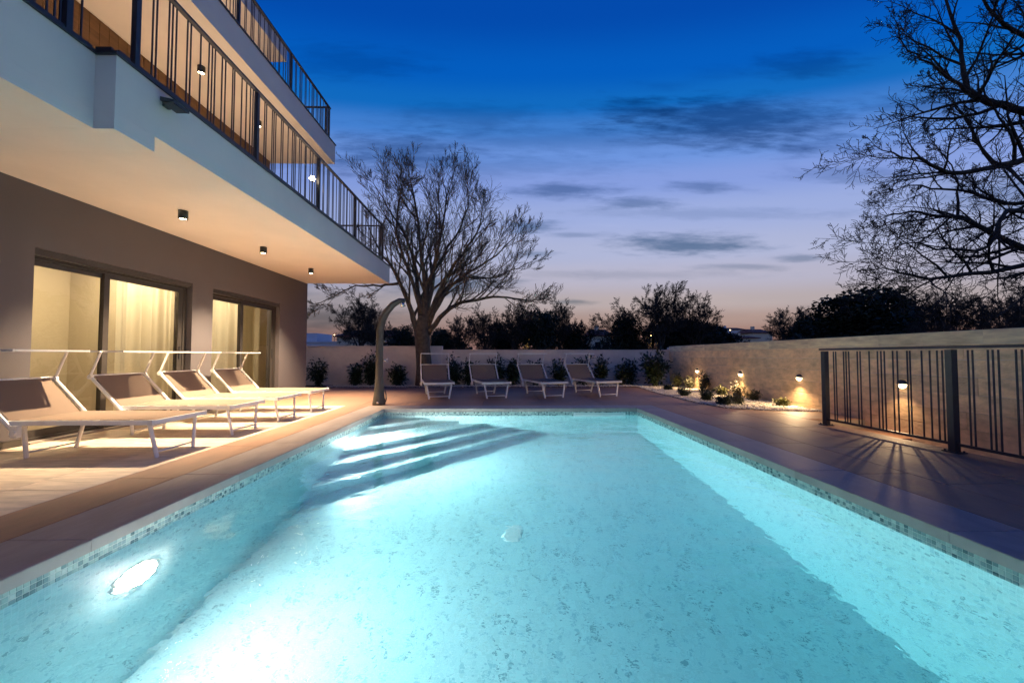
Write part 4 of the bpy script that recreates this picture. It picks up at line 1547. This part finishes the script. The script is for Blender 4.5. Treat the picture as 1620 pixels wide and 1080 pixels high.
# hedge mass closing the view low down behind the wall
hed = MB()
r_ = random.Random(5)
for k in range(16000):
    px = r_.uniform(680, 1330)
    Y = r_.uniform(50, 56)
    q = at_y(px, 555, Y)
    hh = 1.9 + 1.2 * sin(px * .021) + .9 * sin(px * .07 + 1)
    if 1145 < px < 1215:
        hh = .8
    z = r_.random() ** .8 * max(.6, hh)
    leaf_mesh(hed, V((q.x, Y, z - .3)), rdir(r_, .3), r_.uniform(.3, .6), .14, r_)
tag(hed.build('hedgerow', m_ever), 'low dark hedgerow growing under the far tree line', 'hedge', kind='stuff')

# ------------------------------------------------------------------ far houses
def gable_house(name, px0, px1, eave, ridge, Y, depth, m_wall, label, wins, lit=None, hip=0.0, group=None, overhang=.3):
    a, b = at_y(px0, eave, Y), at_y(px1, eave, Y)
    rz = at_y((px0 + px1) / 2, ridge, Y).z
    t = empty(name, ((a.x + b.x) / 2, Y, -0.3))
    tag(t, label, 'house', group)
    w, ze, zr = (b.x - a.x) / 2, a.z + .3, rz + .3
    MB().box(-w, w, 0, depth, 0, ze).build('wall', m_wall, t)
    o_ = overhang
    rf = MB()
    hx = w * hip
    vs = [(-w - o_, -o_, ze), (w + o_, -o_, ze), (w + o_, depth + o_, ze), (-w - o_, depth + o_, ze), (-w - o_ + hx, depth / 2, zr), (w + o_ - hx, depth / 2, zr)]
    rf.add(vs, [(0, 1, 5, 4), (2, 3, 4, 5), (1, 2, 5), (3, 0, 4)])
    rf.add([(v[0], v[1], v[2] - .12) for v in vs[:4]], [(3, 2, 1, 0)])
    rf.add([vs[0], vs[1], (vs[1][0], vs[1][1], ze - .12), (vs[0][0], vs[0][1], ze - .12)], [(3, 2, 1, 0)])
    r = rf.build('roof', m_roof, t)
    MB().box(-w * .3, -w * .3 + .6, depth * .4, depth * .4 + .6, ze + .2, zr + .6).build('chimney', m_wall, r)
    for (u, v, ww, hh, lt) in wins:
        q = MB().box(-ww / 2, ww / 2, -.06, .0, 0, hh).build('window', m_frame if not lt else m_house_white, t)
        q.location = (-w + 2 * w * u, -.001, v)
        MB().box(-ww / 2 + .06, ww / 2 - .06, -.075, -.061, .06, hh - .06).build('pane', m_win_dark if not lt else emit('lit_window', (1, .62, .2), 1.1), q)
    return t


gable_house('house', 533, 626, 531, 519, 44, 7, m_house_cream, 'cream two storey house with dark red roof, beyond the shower column',
            [(.18, 3.0, .9, 1.1, 0), (.45, 3.0, 1.0, 1.1, 0), (.75, 3.0, .9, 1.1, 0), (.2, .4, 1.6, 1.9, 0), (.55, .5, 1.0, 1.2, 0)], hip=.35)
# white modern house with wall washers
t = empty('house', (at_y(512, 540, 46).x, 46, -0.3))
tag(t, 'white flat roofed modern house with warm wall lights, next to the house corner', 'house')
MB().box(-2.6, 1.5, 0, 6, 0, 2.75).build('wall', m_house_white, t)
MB().box(-2.8, -1.2, 1, 5, 2.76, 3.9).build('upper_storey', m_house_white, t)
MB().box(-2.7, 1.6, -.1, 6.1, 2.751, 2.9).build('roof', m_house_white, t)
MB().box(-1.2, 1.0, -.05, -.001, .3, 1.9).build('window', m_win_dark, t)
for xx in (-1.9, 1.3):
    lp = MB().box(xx - .1, xx + .1, -.14, -.002, 1.9, 2.15).build('wall_light', m_dark, t)
    MB().box(xx - .08, xx + .08, -.13, -.02, 1.885, 1.899).build('bulb', emit('far_lamp', (1, .66, .36), 350), lp)
gable_house('house', 1147, 1167, 536, 527, 75, 5, m_house_white, 'tiny white gabled cottage rising behind the travertine wall',
            [(.3, .8 + 1.4, .5, .9, 0), (.7, .8 + 1.4, .5, .9, 0)], hip=.5)
gable_house('house', 1166, 1200, 534, 530, 80, 6, m_house_cream, 'low dark house with one yellow lit window beside the tiny cottage',
            [(.16, 2.2, 1.3, 1.6, 1), (.6, 2.2, .8, .9, 0)], hip=.3)
gable_house('house', 1192, 1222, 526, 519, 85, 7, m_house_cream, 'dim house with a broad roof beside the lone bare tree', [(.3, 3.0, .9, 1.2, 0), (.7, 3.0, .9, 1.2, 0)], hip=.3)
gable_house('house', 936, 968, 530, 519, 62, 6, m_house_cream, 'dim red roofed house half hidden in the tree line gap', [(.3, 2.4, .9, 1.0, 0), (.7, 2.4, .9, 1.0, 0)], hip=.4)
gable_house('house', 1142, 1180, 521, 517, 120, 8, m_house_white, 'distant pale block standing above the tiny cottage', [(.3, 6.0, 1, 1.2, 0), (.7, 6.0, 1, 1.2, 0)], hip=.2)


def street_light(px, py, Y, label, s=6.0, r=.09, colr=(1, .62, .25)):
    q = at_y(px, py, Y)
    t = empty('street_lamp', (q.x, Y, -.3))
    tag(t, label, 'street lamp', 'far street lamps')
    MB().tube([(0, 0, 0), (0, 0, q.z + .3)], [.06, .04], 6).build('pole', m_dark, t)
    MB().lathe([(0.001, q.z + .3 + r), (r, q.z + .3), (0.001, q.z + .3 - r)], 8).build('bulb', emit('street_emit', colr, s), t)


street_light(522, 531, 60, 'first of two far street lamps between the white and the cream house', 14)
street_light(529, 530, 60, 'second of two far street lamps, beside the cream house gable', 14)
street_light(1155, 522, 100, 'far street lamp shining above the tiny cottage', 14, .14)
street_light(1030, 531, 40, 'small garden light glinting under the tallest bare tree', 8, .05)


def lit_bush(px, py, Y, label):
    q = at_y(px, py, Y)
    t = empty('lit_bush', (q.x, Y, -.3))
    tag(t, label, 'bush', 'bushes hung with lights')
    r_ = random.Random(int(px))
    tw, bl = MB(), MB()
    for k in range(16):
        a = r_.uniform(0, 6.28)
        top = V((cos(a) * r_.uniform(.1, .6), sin(a) * .4, (q.z + .3) * r_.uniform(.7, 1.25)))
        tw.tube([(0, 0, 0), top * .5 + V((0, 0, .2)), top], [.03, .02, .008], 4)
        for j in range(2):
            p = top * r_.uniform(.6, 1)
            bl.lathe([(.001, .016), (.016, 0), (.001, -.016)], 5, o=p)
    tw.build('twig', m_bark, t)
    tag(bl.build('fairy_light', emit('fairy_emit', (1, .55, .12), 2.2), t), kind='stuff')


lit_bush(1030, 540, 36, 'bush hung with golden lights beneath the tallest bare tree')
lit_bush(832, 545, 36, 'bush hung with golden lights beyond the wall above the second lounger gap')

# ------------------------------------------------------------------ terrain to the horizon
gnd = MB()
Z = -0.302
xa, xb, ya, yb, S = -11.5, 6.1, -5.8, 13.75, 4000
gnd.quad((-S, yb, Z), (S, yb, Z), (S, S, Z), (-S, S, Z))
gnd.quad((-S, -S, Z), (S, -S, Z), (S, ya, Z), (-S, ya, Z))
gnd.quad((-S, ya, Z), (xa, ya, Z), (xa, yb, Z), (-S, yb, Z))
gnd.quad((xb, ya, Z), (S, ya, Z), (S, yb, Z), (xb, yb, Z))
tag(gnd.build('ground', m_grass), kind='structure')
